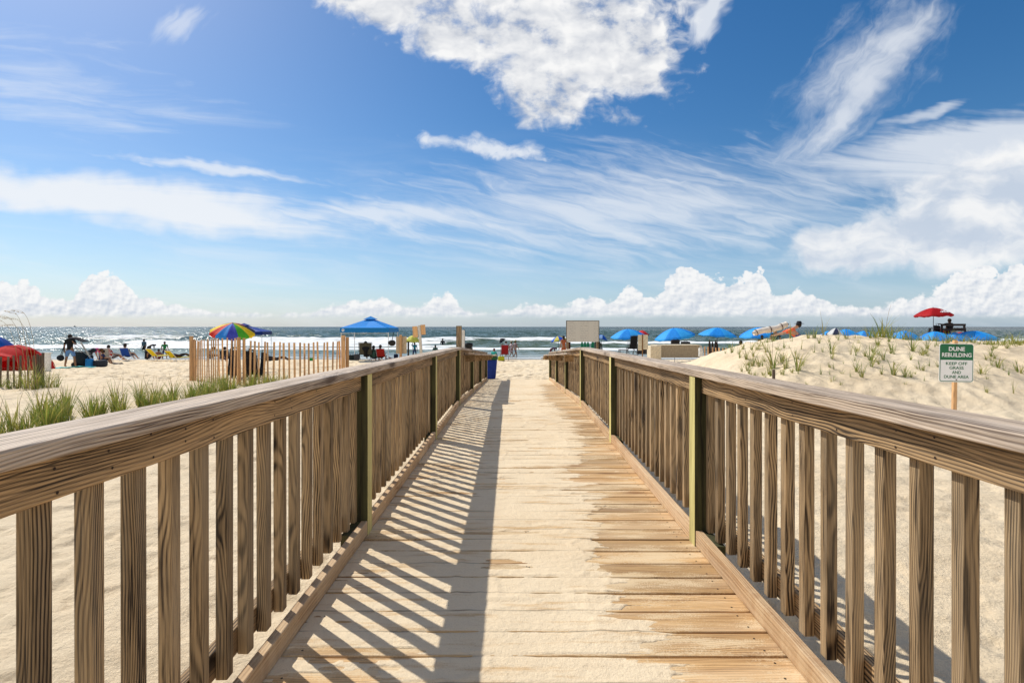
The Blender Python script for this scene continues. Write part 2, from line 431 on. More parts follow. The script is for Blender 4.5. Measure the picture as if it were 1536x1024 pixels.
# blown sand lying on the planks: a sheet that dips below the planks where the wood shows
ny, nx = 1500, 230
gy = np.linspace(Y0 + .05, 15.9, ny); gx = np.linspace(LX - .034, RX + .034, nx)
YY = np.repeat(gy[:, None], nx, 1); XX = np.repeat(gx[None, :], ny, 0)
dk = np.where(YY < YK, 0.43, 0.43 - (YY - YK) / (15.3 - YK) * 0.39)
# thick down the middle and left, thin to the right edge
right_edge = 0.47 + 0.05 * np.sin(YY * 1.3) + 0.16 * sst(YY, 2.0, 5.5) - 0.08 * sst(YY, 7, 11)
cover = 0.88 - 0.90 * sst(XX, right_edge - 0.20, right_edge + 0.24) * (1 - 0.85 * sst(YY, 12.4, 13.6)) + 0.25 * sst(YY, 8, 13)
near_l = sst(-XX, -0.1, 0.7) * (1 - sst(YY, 2.5, 7)) * 0.17
cover -= near_l
plank = np.floor((YY - Y0) / pitch); pr = TBL[(plank.astype(int) * 7) & 255, 11] - 0.5
n = fbm(XX * 2.3, YY * 9.0, 5, 0.6) - 0.5; n2 = fbm(XX * 1.3 + 7, YY * 2.0, 3) - 0.5; n3 = fbm(XX * 1.5 + 3, YY * 42.0, 3) - 0.5
inn = ((YY - Y0) / pitch) % 1.0
gap_w = np.exp(-((inn - 0.965) / 0.05) ** 2) + np.exp(-((inn + 0.035) / 0.05) ** 2)
v = cover - gap_w * 0.06 + n * 1.25 + n2 * 0.7 + n3 * 0.9 + pr * 0.26
inn = ((YY - Y0) / pitch) % 1.0
gap = np.exp(-((inn - 0.978) / 0.03) ** 2) + np.exp(-((inn + 0.022) / 0.03) ** 2)
h = np.where(v > 0.5, np.minimum((v - 0.50) * 0.014, 0.0026), np.maximum((v - .5) * .014 - np.maximum(.44 - v, 0) * .8, -.05)) + 0.0012 * (fbm(XX * 30, YY * 30, 3) - .5) - gap * 0.012 * (1 - sst(v, 0.6, 1.0))
h = np.where(YY > 14.6, h + sst(YY, 14.6, 15.3) * 0.012 , h)
h += 0.004 * np.exp(-((fbm(XX * 5, YY * 5, 2) - .62) / .05) ** 2) * (v > .7)
endz = ground(XX, YY); 
ZZ = dk + h
ZZ = np.where(YY > 15.2, np.minimum(ZZ, endz - 0.01 + 0 * h), ZZ)
grid_mesh('blown_sand', XX, YY, ZZ, M['dust'], 'stuff')

# baluster mesh shared by all
def bal_mesh(seed):
    random.seed(seed); bm = bmesh.new()
    box(bm, -.019, .019, -.019, .019, 0, 1.0, 0.0035)
    me = bpy.data.meshes.new('baluster'); bm.to_mesh(me); bm.free(); me.materials.append(M['baluster']); return me
BAL = [bal_mesh(1)]
random.seed(11)
def railing(side, ya, yb, posts, label, ramp):
    s = 1 if side == 'r' else -1
    xi = RX if s > 0 else LX            # inner face
    def xr(a, b): return (xi + a, xi + b) if s > 0 else (xi - b, xi - a)
    t = thing('ramp_railing' if ramp else 'boardwalk_railing', label, 'railing', group='wooden railings beside the boardwalk')
    sub = (0.037, 0.0575)
    edges = [ya] + [p for p in posts] + [yb]
    for p in posts:
        bm = bmesh.new(); a, b = xr(0, .089); j = random.uniform(-.004, .004)
        zt = rz_(p + .045) - .0395 if not (ramp and p > 15) else rz_(15.1) - .0395
        box(bm, a, b, p, p + .089, -.25, zt, .004)
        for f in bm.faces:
            if sum(v.co.y for v in f.verts) / len(f.verts) < p + .002: f.material_index = 1  # camera-facing front takes the painted-in shade
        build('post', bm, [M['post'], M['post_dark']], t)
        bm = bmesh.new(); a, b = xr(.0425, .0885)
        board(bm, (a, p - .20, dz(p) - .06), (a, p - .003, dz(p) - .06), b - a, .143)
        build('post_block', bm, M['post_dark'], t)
    # sub rails, kickboards between posts
    spans = []
    st = ya
    for p in posts:
        if p - st > 0.3: spans.append((st, p - .002))
        st = p + .091
    if yb - st > 0.3: spans.append((st, yb))
    for (a0, b0) in spans:
        bm = bmesh.new(); a, b = xr(*sub)
        board(bm, (a, a0, rz_(a0) - .128), (a, b0, rz_(b0) - .128), b - a, .0885)
        def disc(c_, r_):
            vs_ = [bm.verts.new((c_[0], c_[1] + r_ * math.cos(k * 1.0472), c_[2] + r_ * math.sin(k * 1.0472))) for k in range(6)]
            f_ = bm.faces.new(vs_ if s < 0 else list(reversed(vs_))); f_.material_index = 1
        yy_ = b0 - .021
        while yy_ > a0:
            fx = (a if s > 0 else b) - s * .0012
            disc((fx, yy_ + random.uniform(-.008, .008), rz_(yy_) - .06 + random.uniform(-.01, .01)), .0036); disc((fx, yy_ + random.uniform(-.008, .008), rz_(yy_) - .105 + random.uniform(-.01, .01)), .0036)
            yy_ -= .1275 * random.choice([1, 1, 2, 3])
        build('sub_rail', bm, [M['rail'], cl((.035, .022, .016), 0, .5)], t)
        bm = bmesh.new(); a, b = xr(.002, .039); u = random.uniform(-.002, .002)
        board(bm, (a + u, a0, dz(a0) + .004), (a + u, b0, dz(b0) + .004), b - a, .082)
        build('kickboard', bm, M['kick'], t)
    # cap boards, butted every other post
    seq = [ya] + ([posts[len(posts) // 2] + .044] if not ramp else []) + [yb + .02]
    for a0, b0 in zip(seq, seq[1:]):
        bm = bmesh.new(); a, b = xr(-.006, .139)
        board(bm, (a, a0 + .0015, rz_(a0) - .038), (a, b0 - .0015, rz_(b0) - .038), b - a, .038, .005)
        build('cap', bm, M['cap'], t)
    bm = bmesh.new(); a, b = xr(.0975, .1355)
    board(bm, (a, ya, dz(ya) + .087), (a, yb, dz(yb) + .087), b - a, .088)
    build('bottom_rail', bm, M['rail'], t)
    ybs = []
    for (a0, b0) in spans:
        nb = max(1, round((b0 - a0 - .042) / .1275))
        if a0 == ya and not ramp: ybs += [b0 - .021 - .1275 * k for k in range(nb + 1) if b0 - .021 - .1275 * k > a0]
        else: ybs += [a0 + .021 + (b0 - a0 - .042) * k / nb for k in range(nb + 1)]
    a, b = xr(.0585, .0965); xc = (a + b) / 2
    for y in ybs:
        if True:
            o = bpy.data.objects.new('baluster', BAL[0]); COL.objects.link(o); o.parent = t
            z0 = dz(y) + .085; o.location = (xc, y, z0)
            o.scale = (random.uniform(.96, 1.0), random.uniform(.95, 1.03), rz_(y) - .0405 - z0)
            o.rotation_euler = (random.uniform(-.004, .004), 0, random.uniform(-.05, .05))
    if ramp:
        hx = xi - .11 * s
        zz = lambda y: rz_(y) - .075
        bm = bmesh.new()
        a, b = (hx - .035, hx + .035)
        ys_ = [ya + .55, yb + .25]
        board(bm, (a, ys_[0], zz(ys_[0]) - .035), (a, ys_[1], zz(ys_[1]) - .035), .07, .037, .006)
        build('handrail', bm, M['cap'], t)
        bm = bmesh.new()
        board(bm, (a + .004, ys_[1] + .002, zz(ys_[1]) - .037), (a + .004, ys_[1] + .36, zz(ys_[1]) - .17), .062, .037, .006)
        build('handrail_end', bm, M['rail'], t)
        for k in (8.9, 11.0, 13.2, 14.9):
            bm = bmesh.new(); a, b = (hx - .02, xi + .036) if s > 0 else (xi - .036, hx + .02)
            box(bm, a, b, k, k + .038, zz(k) - .155, zz(k) - .037, .003)
            build('bracket', bm, M['rail'], t)
    return t
railing('l', Y0, YK, [0.35 - .12, 2.92, 5.40, YK - .09], 'weathered level railing on the left of the boardwalk with golden grain', False)
railing('r', Y0, YK, [0.30, 2.78, 5.24, YK - .09], 'weathered level railing on the right of the boardwalk in full sun', False)
railing('l', YK + .004, YE, [10.15, 12.55, YE - .09], 'left hand railing of the ramp with a lower inner handrail, beside the blue bin', True)
railing('r', YK + .004, YE, [10.1, 12.5, YE - .09], 'right hand railing of the ramp with a lower inner handrail, below the big notice board', True)

# ------------------------------------------------------------------ vegetation
def blade(bm, base, ang, L, lean, w, droop=1.0, seg=4, mi=0):
    d = Vector((math.cos(ang), math.sin(ang), 0)); sd = Vector((-d.y, d.x, 0)); prev = None
    for i in range(seg + 1):
        t = i / seg
        p = Vector(base) + d * (lean * L * t ** 1.7) + Vector((0, 0, L * (t - 0.35 * droop * lean * t * t * t)))
        ww = w * (1 - t) ** 0.6 + 0.0005
        a = bm.verts.new(p - sd * ww); b = bm.verts.new(p + sd * ww)
        if prev:
            f = bm.faces.new((prev[0], prev[1], b, a)); f.material_index = mi; f.smooth = True
        prev = (a, b)
def tuft_mesh(name, n, H, spread, lean, w, ydry=0.3, seed=0, stalk=0):
    random.seed(seed); bm = bmesh.new()
    for i in range(n):
        a = random.uniform(0, 6.283); r = random.random() ** .7 * spread
        b = (r * math.cos(a), r * math.sin(a), -0.03)
        blade(bm, b, a + random.uniform(-.8, .8), H * random.uniform(.5, 1.05), lean * random.uniform(.2, 1.3), w * random.uniform(.6, 1.2), mi=1 if random.random() < ydry else 0)
    for i in range(stalk):
        a = random.uniform(0, 6.283); blade(bm, (0, 0, 0), a, H * 1.3, .3, w * .5, mi=2)
    me = bpy.data.meshes.new(name); bm.to_mesh(me); bm.free()
    for k in ('grass', 'grass2', 'straw'): me.materials.append(M[k])
    return me
ORD = ['leftmost', 'second', 'third', 'fourth', 'fifth', 'sixth', 'seventh', 'eighth', 'ninth', 'tenth']
def nth(i): return ORD[i] if i < 10 else '%d%s' % (i + 1, {1: 'st', 2: 'nd', 3: 'rd'}.get((i + 1) % 10 if (i + 1) % 100 not in (11, 12, 13) else 0, 'th'))
# planted row, left
ROW = [tuft_mesh('grass_clump', 50, .60, .06, .50, .0075, .38, 20 + k, 2) for k in range(4)]
random.seed(5)
pts = []
for i in range(44):
    f = i / 43; d = 7.0 + 6.6 * f + random.uniform(-.15, .15); xx = -7.25 + .9 * f + random.uniform(-.22, .22)
    pts.append((xx, d))
for i in range(16):
    f = random.random(); pts.append((-8.0 + .9 * f + random.uniform(-.25, .25), 8.3 + 5.6 * f))
pts.sort(key=lambda p: p[0] / p[1])
for i, (xx, d) in enumerate(pts):
    o = link('grass_clump', ROW[i % 4], None, None, (xx, d, G(xx, d)))
    o.rotation_euler = (0, 0, random.uniform(0, 6)); sc = random.uniform(.75, 1.15); o.scale = (sc, sc, sc * random.uniform(.85, 1.1))
    tag(o, 'dense green beach grass clump in the row over the left railing, %s from the left' % nth(i) if i else 'leftmost dense green grass clump in the row over the left railing', 'beach grass', 'green grass clumps planted in a row left of the boardwalk')
# dune tufts: (px, py of base, pixel height, variant)
DT = [tuft_mesh('dune_grass', 10, .34, .02, .5, .0045, .35, 40, 0), tuft_mesh('dune_grass', 16, .36, .03, .7, .005, .45, 41, 0),
      tuft_mesh('dune_grass', 7, .40, .015, .35, .0045, .5, 42, 1), tuft_mesh('dune_grass', 22, .30, .05, .9, .0045, .7, 43, 0)]
dune_pts = [(1098, 528, 22, 1), (1108, 534, 20, 1), (1119, 541, 22, 1), (1130, 545, 26, 1), (1139, 549, 24, 1), (1143, 547, 22, 0), (1150, 530, 26, 1), (1158, 545, 40, 2),
            (1160, 551, 46, 1), (1173, 541, 30, 0), (1176, 524, 20, 0), (1179, 555, 30, 1), (1196, 560, 44, 1), (1197, 541, 22, 0), (1202, 527, 18, 2), (1221, 531, 24, 0),
            (1232, 562, 20, 0), (1236, 498, 16, 2), (1247, 530, 28, 1), (1248, 571, 18, 3), (1257, 512, 22, 0), (1261, 576, 12, 3), (1276, 531, 28, 2), (1282, 541, 14, 0),
            (1293, 566, 30, 1), (1305, 537, 34, 1), (1307, 550, 26, 1), (1316, 515, 18, 3), (1336, 507, 28, 1), (1339, 562, 32, 1), (1341, 529, 26, 0), (1358, 575, 10, 3),
            (1369, 526, 32, 1), (1385, 556, 14, 3), (1386, 572, 12, 0), (1402, 520, 14, 0), (1472, 560, 30, 3), (1497, 556, 26, 1), (1511, 524, 22, 3), (1520, 590, 22, 2),
            (1480, 592, 18, 3), (1528, 556, 34, 3), (1453, 552, 12, 0), (1490, 523, 20, 3), (1530, 520, 24, 3), (1210, 578, 12, 3), (1160, 512, 22, 1), (1140, 519, 20, 3), (1127, 528, 20, 1),
            (1188, 512, 18, 0), (1088, 533, 14, 0), (1115, 522, 18, 1)]
random.seed(9)
for k in range(105):
    px_ = random.uniform(1100, 1536); lo = 505 + max(0, 1180 - px_) * .32
    dune_pts.append((px_, random.uniform(lo + 6, lo + 62), random.uniform(9, 24), random.choice([0, 1, 1, 3, 3])))
dune_pts.sort()
for i, (px, py, hp, vv) in enumerate(dune_pts):
    d = ray(px, py, 6.0, 14.5); xx = X(px, d)
    o = link('dune_grass', DT[vv], None, None, (xx, d, G(xx, d)))
    sc = hp * d / F / .36 * 1.05; o.scale = (sc, sc, sc); o.rotation_euler = (0, 0, random.uniform(0, 6))
    tag(o, 'sparse grass tuft on the dune face, %s' % (nth(i) + (' from the left' if i else '')), 'grass tuft', 'sparse grass tufts on the dune face')
crest = [(1186, .40, 2), (1212, .26, 1), (1222, .34, 1), (1234, .42, 2), (1255, .20, 0), (1270, .34, 1), (1285, .24, 3), (1304, .38, 1), (1312, .30, 1), (1322, .58, 1), (1328, .50, 2), (1336, .52, 1), (1342, .40, 0),
         (1352, .42, 1), (1366, .40, 1), (1374, .36, 3), (1384, .26, 1), (1394, .22, 3), (1404, .26, 1), (1414, .24, 3), (1422, .34, 1), (1432, .22, 3), (1442, .28, 1), (1452, .24, 3), (1460, .26, 1),
         (1470, .24, 3), (1480, .30, 1), (1488, .30, 1), (1498, .36, 3), (1506, .26, 1), (1516, .34, 1), (1524, .40, 1), (1533, .34, 3)]
for k in range(34):
    crest.append((random.uniform(1385, 1545) if k % 4 else random.uniform(1290, 1385), random.uniform(.20, .34), random.choice([1, 3, 1])))
crest.sort()
for i, (px, hh, vv) in enumerate(crest):
    d = 12.5 + random.uniform(-.3, .5); xx = X(px, d)
    o = link('crest_grass', DT[vv], None, None, (xx, d, G(xx, d) - .02))
    sc = hh / .36 * 1.3; o.scale = (sc, sc, sc); o.rotation_euler = (0, 0, random.uniform(0, 6))
    tag(o, 'green grass tuft standing on the dune crest, %s' % (nth(i) + (' from the left' if i else '')), 'grass tuft', 'grass tufts along the dune crest')
# shrubby clump at the end of the dune by the short pickets
me = tuft_mesh('beach_shrub', 60, .55, .12, .8, .012, .15, 77)
d = 15.5; o = link('beach_shrub', me, None, None, (X(1098, d), d, Z(531, d) - .05)); tag(o, 'dark green bushy plant where the dune meets the short picket fence', 'plant')
d = 13.2; o = link('beach_shrub', me, None, None, (X(1154, d), d, Z(516, d) - .10)); o.scale = (.8, .8, .75); tag(o, 'green leafy plant on the left shoulder of the dune under the rolled white bundle', 'plant')
# grass round the dark fence, far left
FG = [tuft_mesh('fence_grass', 40, .75, .10, .8, .007, .45, 90 + k, 3) for k in range(2)]
random.seed(21)
for i, (px, d, sc) in enumerate([(2, 13.6, .6), (14, 13.3, .7), (27, 13.4, .8), (40, 13.2, 1.0), (50, 13.0, 1.1), (58, 13.1, 1.0), (72, 13.3, .9), (84, 13.6, .7)]):
    xx = X(px, d); o = link('fence_grass', FG[i % 2], None, None, (xx, d, G(xx, d) - .02)); o.scale = (sc,) * 3; o.rotation_euler = (0, 0, i * 1.3)
    tag(o, ('leftmost' if i == 0 else nth(i) + ' from the left of the') + ' tangled grass clump%s around the dark picket fence' % ('' if i == 0 else 's'), 'beach grass', 'grass clumps around the dark fence')
# sea oats: tall arching stalks
for k, (bx, tx, ty, d) in enumerate([(56, 24, 466, 12.6), (52, 10, 478, 12.7), (44, 12, 467, 12.8), (40, -4, 474, 12.5), (30, -14, 480, 12.9), (48, 2, 490, 12.7)]):
    bm = bmesh.new(); p0 = Vector((X(bx, d), d, G(X(bx, d), d))); p3 = Vector((X(tx, d), d - .1, Z(ty, d)))
    p1 = Vector((X(bx - 5, d), d, Z(500, d))); top = min(ty - 1, 474 + k * 2); p2 = Vector((X((bx + tx) / 2 + 6, d), d, Z(top - 8, d)))
    pp = []
    for j in range(15):
        t_ = j / 14; u = 1 - t_; pp.append(p0 * u ** 3 + p1 * 3 * u * u * t_ + p2 * 3 * u * t_ * t_ + p3 * t_ ** 3)
    tube(bm, pp, [.006 - .0004 * j * .8 for j in range(15)], 5)
    o = build('sea_oat', bm, M['straw'], None, True)
    bm = bmesh.new()
    for j in range(26):
        q = pp[10] .lerp(pp[14], random.random()); blade(bm, q + Vector((0, 0, 0)), random.uniform(2, 4.2), .07, 1.2, .004, 2.0, 2)
    build('seed_head', bm, M['straw'], o)
    tag(o, ['tall dry sea oat stalk arching left, rightmost of the bunch by the dark fence', 'tall sea oat stalk, second from the right of the arching bunch', 'tallest arching sea oat stalk reaching left, third from the right of the bunch', 'arching sea oat stalk, fourth from the right of the bunch', 'leftmost arching sea oat stalk cut by the left edge', 'lowest drooping sea oat stalk of the arching bunch'][k], 'sea oats', 'tall sea oats beside the dark fence')

# ------------------------------------------------------------------ picket fences
def picket_fence(name, label, line, top, spacing, mat, wmesh=.052, gr=None, posts=(), bury=.1, lean=.03, zfun=None, wires=True):
    t = thing(name, label, 'fence', group=gr)
    P = [Vector((X(px, d), d, 0)) for px, d in line]
    cum = [0]
    for a, b in zip(P, P[1:]): cum.append(cum[-1] + (b - a).length)
    def at(s):
        for i in range(len(P) - 1):
            if s <= cum[i + 1] or i == len(P) - 2:
                k = (s - cum[i]) / (cum[i + 1] - cum[i]); return P[i].lerp(P[i + 1], k), (P[i + 1] - P[i]).normalized()
    bm = bmesh.new(); box(bm, -wmesh / 2, wmesh / 2, -.006, .006, 0, 1, .002)
    me = bpy.data.meshes.new('picket'); bm.to_mesh(me); bm.free(); me.materials.append(mat)
    s = 0; k = 0
    while s <= cum[-1] and k < 98:
        p, dr = at(s); gz = (zfun(p) if zfun else G(p.x, p.y)) - bury; tp = top(s / cum[-1]) + random.uniform(-.02, .02)
        o = bpy.data.objects.new('picket', me); COL.objects.link(o); o.parent = t
        o.location = (p.x, p.y, gz); o.scale = (random.uniform(.85, 1.15), 1, tp - gz)
        o.rotation_euler = (random.uniform(-lean, lean), random.uniform(-lean, lean) , math.atan2(dr.y, dr.x))
        s += spacing * random.uniform(.9, 1.1); k += 1
    if wires:
        for fr in (.12, .38, .62, .86):
            bm = bmesh.new(); pl = []
            for j in range(40):
                p, dr = at(cum[-1] * j / 39); gz = (zfun(p) if zfun else G(p.x, p.y)); tp = top(j / 39)
                nrm = Vector((dr.y, -dr.x, 0)) * .009 * (1 if j % 2 else -1)
                pl.append(p + nrm + Vector((0, 0, gz + (tp - gz) * fr)))
            tube(bm, pl, .003, 4); build('wire', bm, cl((.12, .09, .07)), t)
    for (px, d, zt, r) in posts:
        bm = bmesh.new(); xx = X(px, d); g = G(xx, d)
        tube(bm, [(xx, d, g - .3), (xx, d, zt)], r, 10); build('post', bm, M['picket'], t)
    return t
random.seed(31)
picket_fence('picket_fence', 'tan wooden picket fence bowed round the folded chairs left of the boardwalk', [(287, 15.9), (300, 15.4), (330, 14.7), (362, 14.4), (400, 14.3), (450, 14.6), (500, 15.3), (518, 15.6)],
             lambda f: 1.17 + .13 * math.exp(-((f - .35) / .2) ** 2), .136, M['picket'], posts=[(287, 15.85, 1.33, .055), (292, 15.95, 1.22, .045), (358, 14.55, 1.32, .055), (366, 14.6, 1.30, .04), (515, 15.5, 1.36, .06), (521, 15.65, 1.30, .05)])
picket_fence('picket_fence', 'dark weathered picket fence tangled in grass at the far left', [(-30, 13.5), (0, 13.6), (35, 13.7), (50, 13.9), (58, 14.0)], lambda f: .84, .152, M['graypicket'], .05,
             posts=[])
picket_fence('picket_fence', 'short half buried picket fence between the storage box and the dune', [(1052, 18.6), (1072, 18.2), (1096, 17.6), (1112, 17.0)], lambda f: .93 - .1 * f, .145, M['picket'], .05)
bm = bmesh.new(); d = 13.9
for px, h_ in ((56.5, .88), (61, .84), (64.5, .92)):
    tube(bm, [(X(px, d), d, -.2), (X(px, d), d, h_)], .03, 8)
o = build('fence_post', bm, M['graypicket']); tag(o, 'bundle of dark weathered stakes ending the fence at the far left', 'post')

# ------------------------------------------------------------------ people
SKIN = (0.46, 0.26, 0.17); TAN = (0.33, 0.17, 0.10); BROWN = (0.10, 0.05, 0.03)
def pose(kind):
    if kind == 'stand':
        J = dict(pel=(0, 0, .93), wai=(0, 0, 1.08), che=(0, 0, 1.30), nec=(0, 0, 1.46), h0=(0, .02, 1.55), h1=(0, .02, 1.64))
        for s, n in ((-1, 'l'), (1, 'r')):
            J.update({'sh' + n: (s * .19, 0, 1.39), 'el' + n: (s * .26, -.02, 1.12), 'wr' + n: (s * .28, .05, .89), 'ha' + n: (s * .28, .08, .80),
                      'hi' + n: (s * .10, 0, .88), 'kn' + n: (s * .14, .03, .49), 'an' + n: (s * .17, 0, .07), 'to' + n: (s * .18, .15, .035)})
    elif kind == 'walk':
        J = pose('stand')
        J.update(knl=(-.10, .18, .52), anl=(-.10, .26, .10), tol=(-.10, .40, .06), knr=(.10, -.06, .50), anr=(.10, -.30, .12), tor=(.10, -.18, .05), ell=(-.24, -.12, 1.12), wrl=(-.22, -.12, .88), hal=(-.22, -.1, .80), elr=(.24, .06, 1.12), wrr=(.2, .22, .95), har=(.2, .26, .88))
    elif kind == 'bend':
        J = pose('stand')
        J.update(pel=(0, 0, .88), wai=(0, .14, 1.0), che=(0, .36, 1.08), nec=(0, .50, 1.06), h0=(0, .58, 1.05), h1=(0, .66, 1.03), shl=(-.18, .42, 1.06), shr=(.18, .42, 1.06), ell=(-.2, .46, .80), elr=(.2, .46, .80), wrl=(-.16, .52, .58), wrr=(.16, .52, .58), hal=(-.15, .54, .50), har=(.15, .54, .50))
    elif kind == 'sit':
        J = dict(pel=(0, 0, .30), wai=(0, -.06, .44), che=(0, -.14, .66), nec=(0, -.17, .82), h0=(0, -.15, .91), h1=(0, -.14, 1.0))
        for s, n in ((-1, 'l'), (1, 'r')):
            J.update({'sh' + n: (s * .19, -.15, .75), 'el' + n: (s * .28, -.02, .50), 'wr' + n: (s * .24, .22, .46), 'ha' + n: (s * .23, .29, .46),
                      'hi' + n: (s * .10, .05, .29), 'kn' + n: (s * .14, .44, .42), 'an' + n: (s * .14, .74, .08), 'to' + n: (s * .15, .86, .10)})
    elif kind == 'ground':
        J = dict(pel=(0, 0, .13), wai=(0, .0, .28), che=(0, .06, .52), nec=(0, .10, .68), h0=(0, .14, .76), h1=(0, .15, .85))
        for s, n in ((-1, 'l'), (1, 'r')):
            J.update({'sh' + n: (s * .18, .06, .61), 'el' + n: (s * .25, .16, .40), 'wr' + n: (s * .12, .36, .42), 'ha' + n: (s * .06, .40, .42),
                      'hi' + n: (s * .10, .05, .12), 'kn' + n: (s * .15, .40, .44), 'an' + n: (s * .13, .56, .07), 'to' + n: (s * .14, .70, .04)})
    elif kind == 'lie':
        J = dict(pel=(0, 0, .14), wai=(0, -.15, .15), che=(0, -.38, .22), nec=(0, -.54, .32), h0=(0, -.62, .38), h1=(0, -.69, .44))
        for s, n in ((-1, 'l'), (1, 'r')):
            J.update({'sh' + n: (s * .18, -.46, .27), 'el' + n: (s * .28, -.52, .06), 'wr' + n: (s * .24, -.26, .05), 'ha' + n: (s * .22, -.18, .05),
                      'hi' + n: (s * .10, .05, .13), 'kn' + n: (s * .14, .46, .30), 'an' + n: (s * .13, .86, .08), 'to' + n: (s * .14, .94, .14)})
    return dict(J)
RAD = dict(pel=.135, wai=.115, che=.14, nec=.055, h0=.085, h1=.088, sh=.068, el=.043, wr=.03, ha=.036, hi=.092, kn=.06, an=.04, to=.034)
def rad(k): return RAD.get(k, RAD.get(k[:2], .05))
def skin_obj(name, verts, radii, edges, mat, parent, flat=None):
    me = bpy.data.meshes.new(name); me.from_pydata(verts, edges, [])
    o = bpy.data.objects.new(name, me); COL.objects.link(o)
    md = o.modifiers.new('skin', 'SKIN'); sb = o.modifiers.new('sub', 'SUBSURF'); sb.levels = 1; sb.render_levels = 1
    sv = me.skin_vertices[0].data
    for i, r in enumerate(radii): sv[i].radius = (r, r) if not flat or not flat[i] else (r * flat[i], r)
    sv[0].use_root = True
    dg = bpy.context.evaluated_depsgraph_get(); ev = o.evaluated_get(dg)
    me2 = bpy.data.meshes.new_from_object(ev); bpy.data.objects.remove(o); bpy.data.meshes.remove(me)
    for p in me2.polygons: p.use_smooth = True
    me2.materials.clear()
    return link(name, me2, mat, parent)
def person(label, px, d, kind='stand', h=1.7, yaw=0.0, shirt=None, shorts=None, skin=SKIN, hair=(.03, .02, .015), hat=None, z=None, over=None, dress=False, long_hair=False, group=None, sleeve=True):
    s = h / 1.72; xx = X(px, d)
    t = thing('person', label, 'person', (xx, d, (G(xx, d) if z is None else z)), yaw, group)
    J = pose(kind)
    if over: J.update(over)
    J = {k: Vector(v) * s for k, v in J.items()}
    names = list(J); idx = {k: i for i, k in enumerate(names)}
    E = [('pel', 'wai'), ('wai', 'che'), ('che', 'nec'), ('nec', 'h0'), ('h0', 'h1')]
    for n in 'lr': E += [('che', 'sh' + n), ('sh' + n, 'el' + n), ('el' + n, 'wr' + n), ('wr' + n, 'ha' + n), ('pel', 'hi' + n), ('hi' + n, 'kn' + n), ('kn' + n, 'an' + n), ('an' + n, 'to' + n)]
    V = [J[k][:] for k in names]; Rr = [rad(k) * s for k in names]; ed = [(idx[a], idx[b]) for a, b in E]
    for n in 'lr':       # fingers and thumb
        w, hd = J['wr' + n], J['ha' + n]; dr = (hd - w).normalized(); sd = dr.orthogonal().normalized()
        for q in range(5):
            off = sd * (.013 * (q - 1.5) * s) if q < 4 else -sd * .03 * s
            tip = hd + off + dr * ((.075, .085, .08, .065, .02)[q] * s) + Vector((0, .012 * s, 0))
            V.append(tip[:]); Rr.append(.008 * s); ed.append((idx['ha' + n], len(V) - 1))
    body = skin_obj('body', V, Rr, ed, cl(skin), t)
    def sub(name, keys, edges, grow, mat, ends=()):
        vv = [J[k] for k in keys]; ii = {k: i for i, k in enumerate(keys)}; rr = [rad(k) * s * 1.0 + grow * s for k in keys]; ee = [(ii[a], ii[b]) for a, b in edges]
        for (a, b, f, r_) in ends:
            vv.append(J[a].lerp(J[b], f)); rr.append(r_ * s); ee.append((ii[a], len(vv) - 1))
        return skin_obj(name, [v[:] for v in vv], rr, ee, mat, t)
    if shirt:
        ends = [('shl', 'ell', .75 if sleeve else .2, .064), ('shr', 'elr', .75 if sleeve else .2, .064), ('che', 'nec', .7, .085), ('wai', 'pel', 1.0, .15)]
        if dress:
            sub('dress', ['wai', 'che', 'shl', 'shr'], [('wai', 'che'), ('che', 'shl'), ('che', 'shr')], .02, cl(shirt), ends[:3] + [('wai', 'pel', 1.0, .17), ('wai', 'pel', 2.6, .22), ('wai', 'pel', 3.8, .26)])
        else:
            sub('shirt', ['wai', 'che', 'shl', 'shr'], [('wai', 'che'), ('che', 'shl'), ('che', 'shr')], .018, cl(shirt), ends)
    if shorts:
        sub('shorts', ['pel', 'hil', 'hir'], [('pel', 'hil'), ('pel', 'hir')], .02, cl(shorts), [('hil', 'knl', .9, .082), ('hir', 'knr', .9, .082), ('pel', 'wai', .5, .135)])
    hc = (J['h0'] + J['h1']) / 2; up = (J['h1'] - J['h0']).normalized()
    bm = bmesh.new(); c = hc + up * .03 * s + Vector((0, -.018 * s, 0))
    blob(bm, c, .107 * s, 2, .02, 0, (.92, 1.0, 1.12))
    if long_hair: blob(bm, c + Vector((0, -.04 * s, -.13 * s)), .09 * s, 2, .03, 0, (.95, .6, 1.3))
    build('hair', bm, cl(hair), t, True)
    if hat:
        bm = bmesh.new(); c = hc + up * .09 * s
        prof = [(.0, .10), (.07, .095), (.095, .05), (.10, .005), (.19, -.012), (.19, -.02), (.10, -.004)]
        n = 18; rings = [[bm.verts.new(c + Vector((r_ * s * math.cos(6.2832 * k / n), r_ * s * math.sin(6.2832 * k / n), z_ * s))) for k in range(n)] for r_, z_ in prof[1:]]
        tp = bm.verts.new(c + Vector((0, 0, prof[0][1] * s)))
        for k in range(n): bm.faces.new((tp, rings[0][k], rings[0][(k + 1) % n]))
        for a, b in zip(rings, rings[1:]):
            for k in range(n): bm.faces.new((a[k], b[k], b[(k + 1) % n], a[(k + 1) % n]))
        build('hat', bm, cl(hat), t, True)
    return t

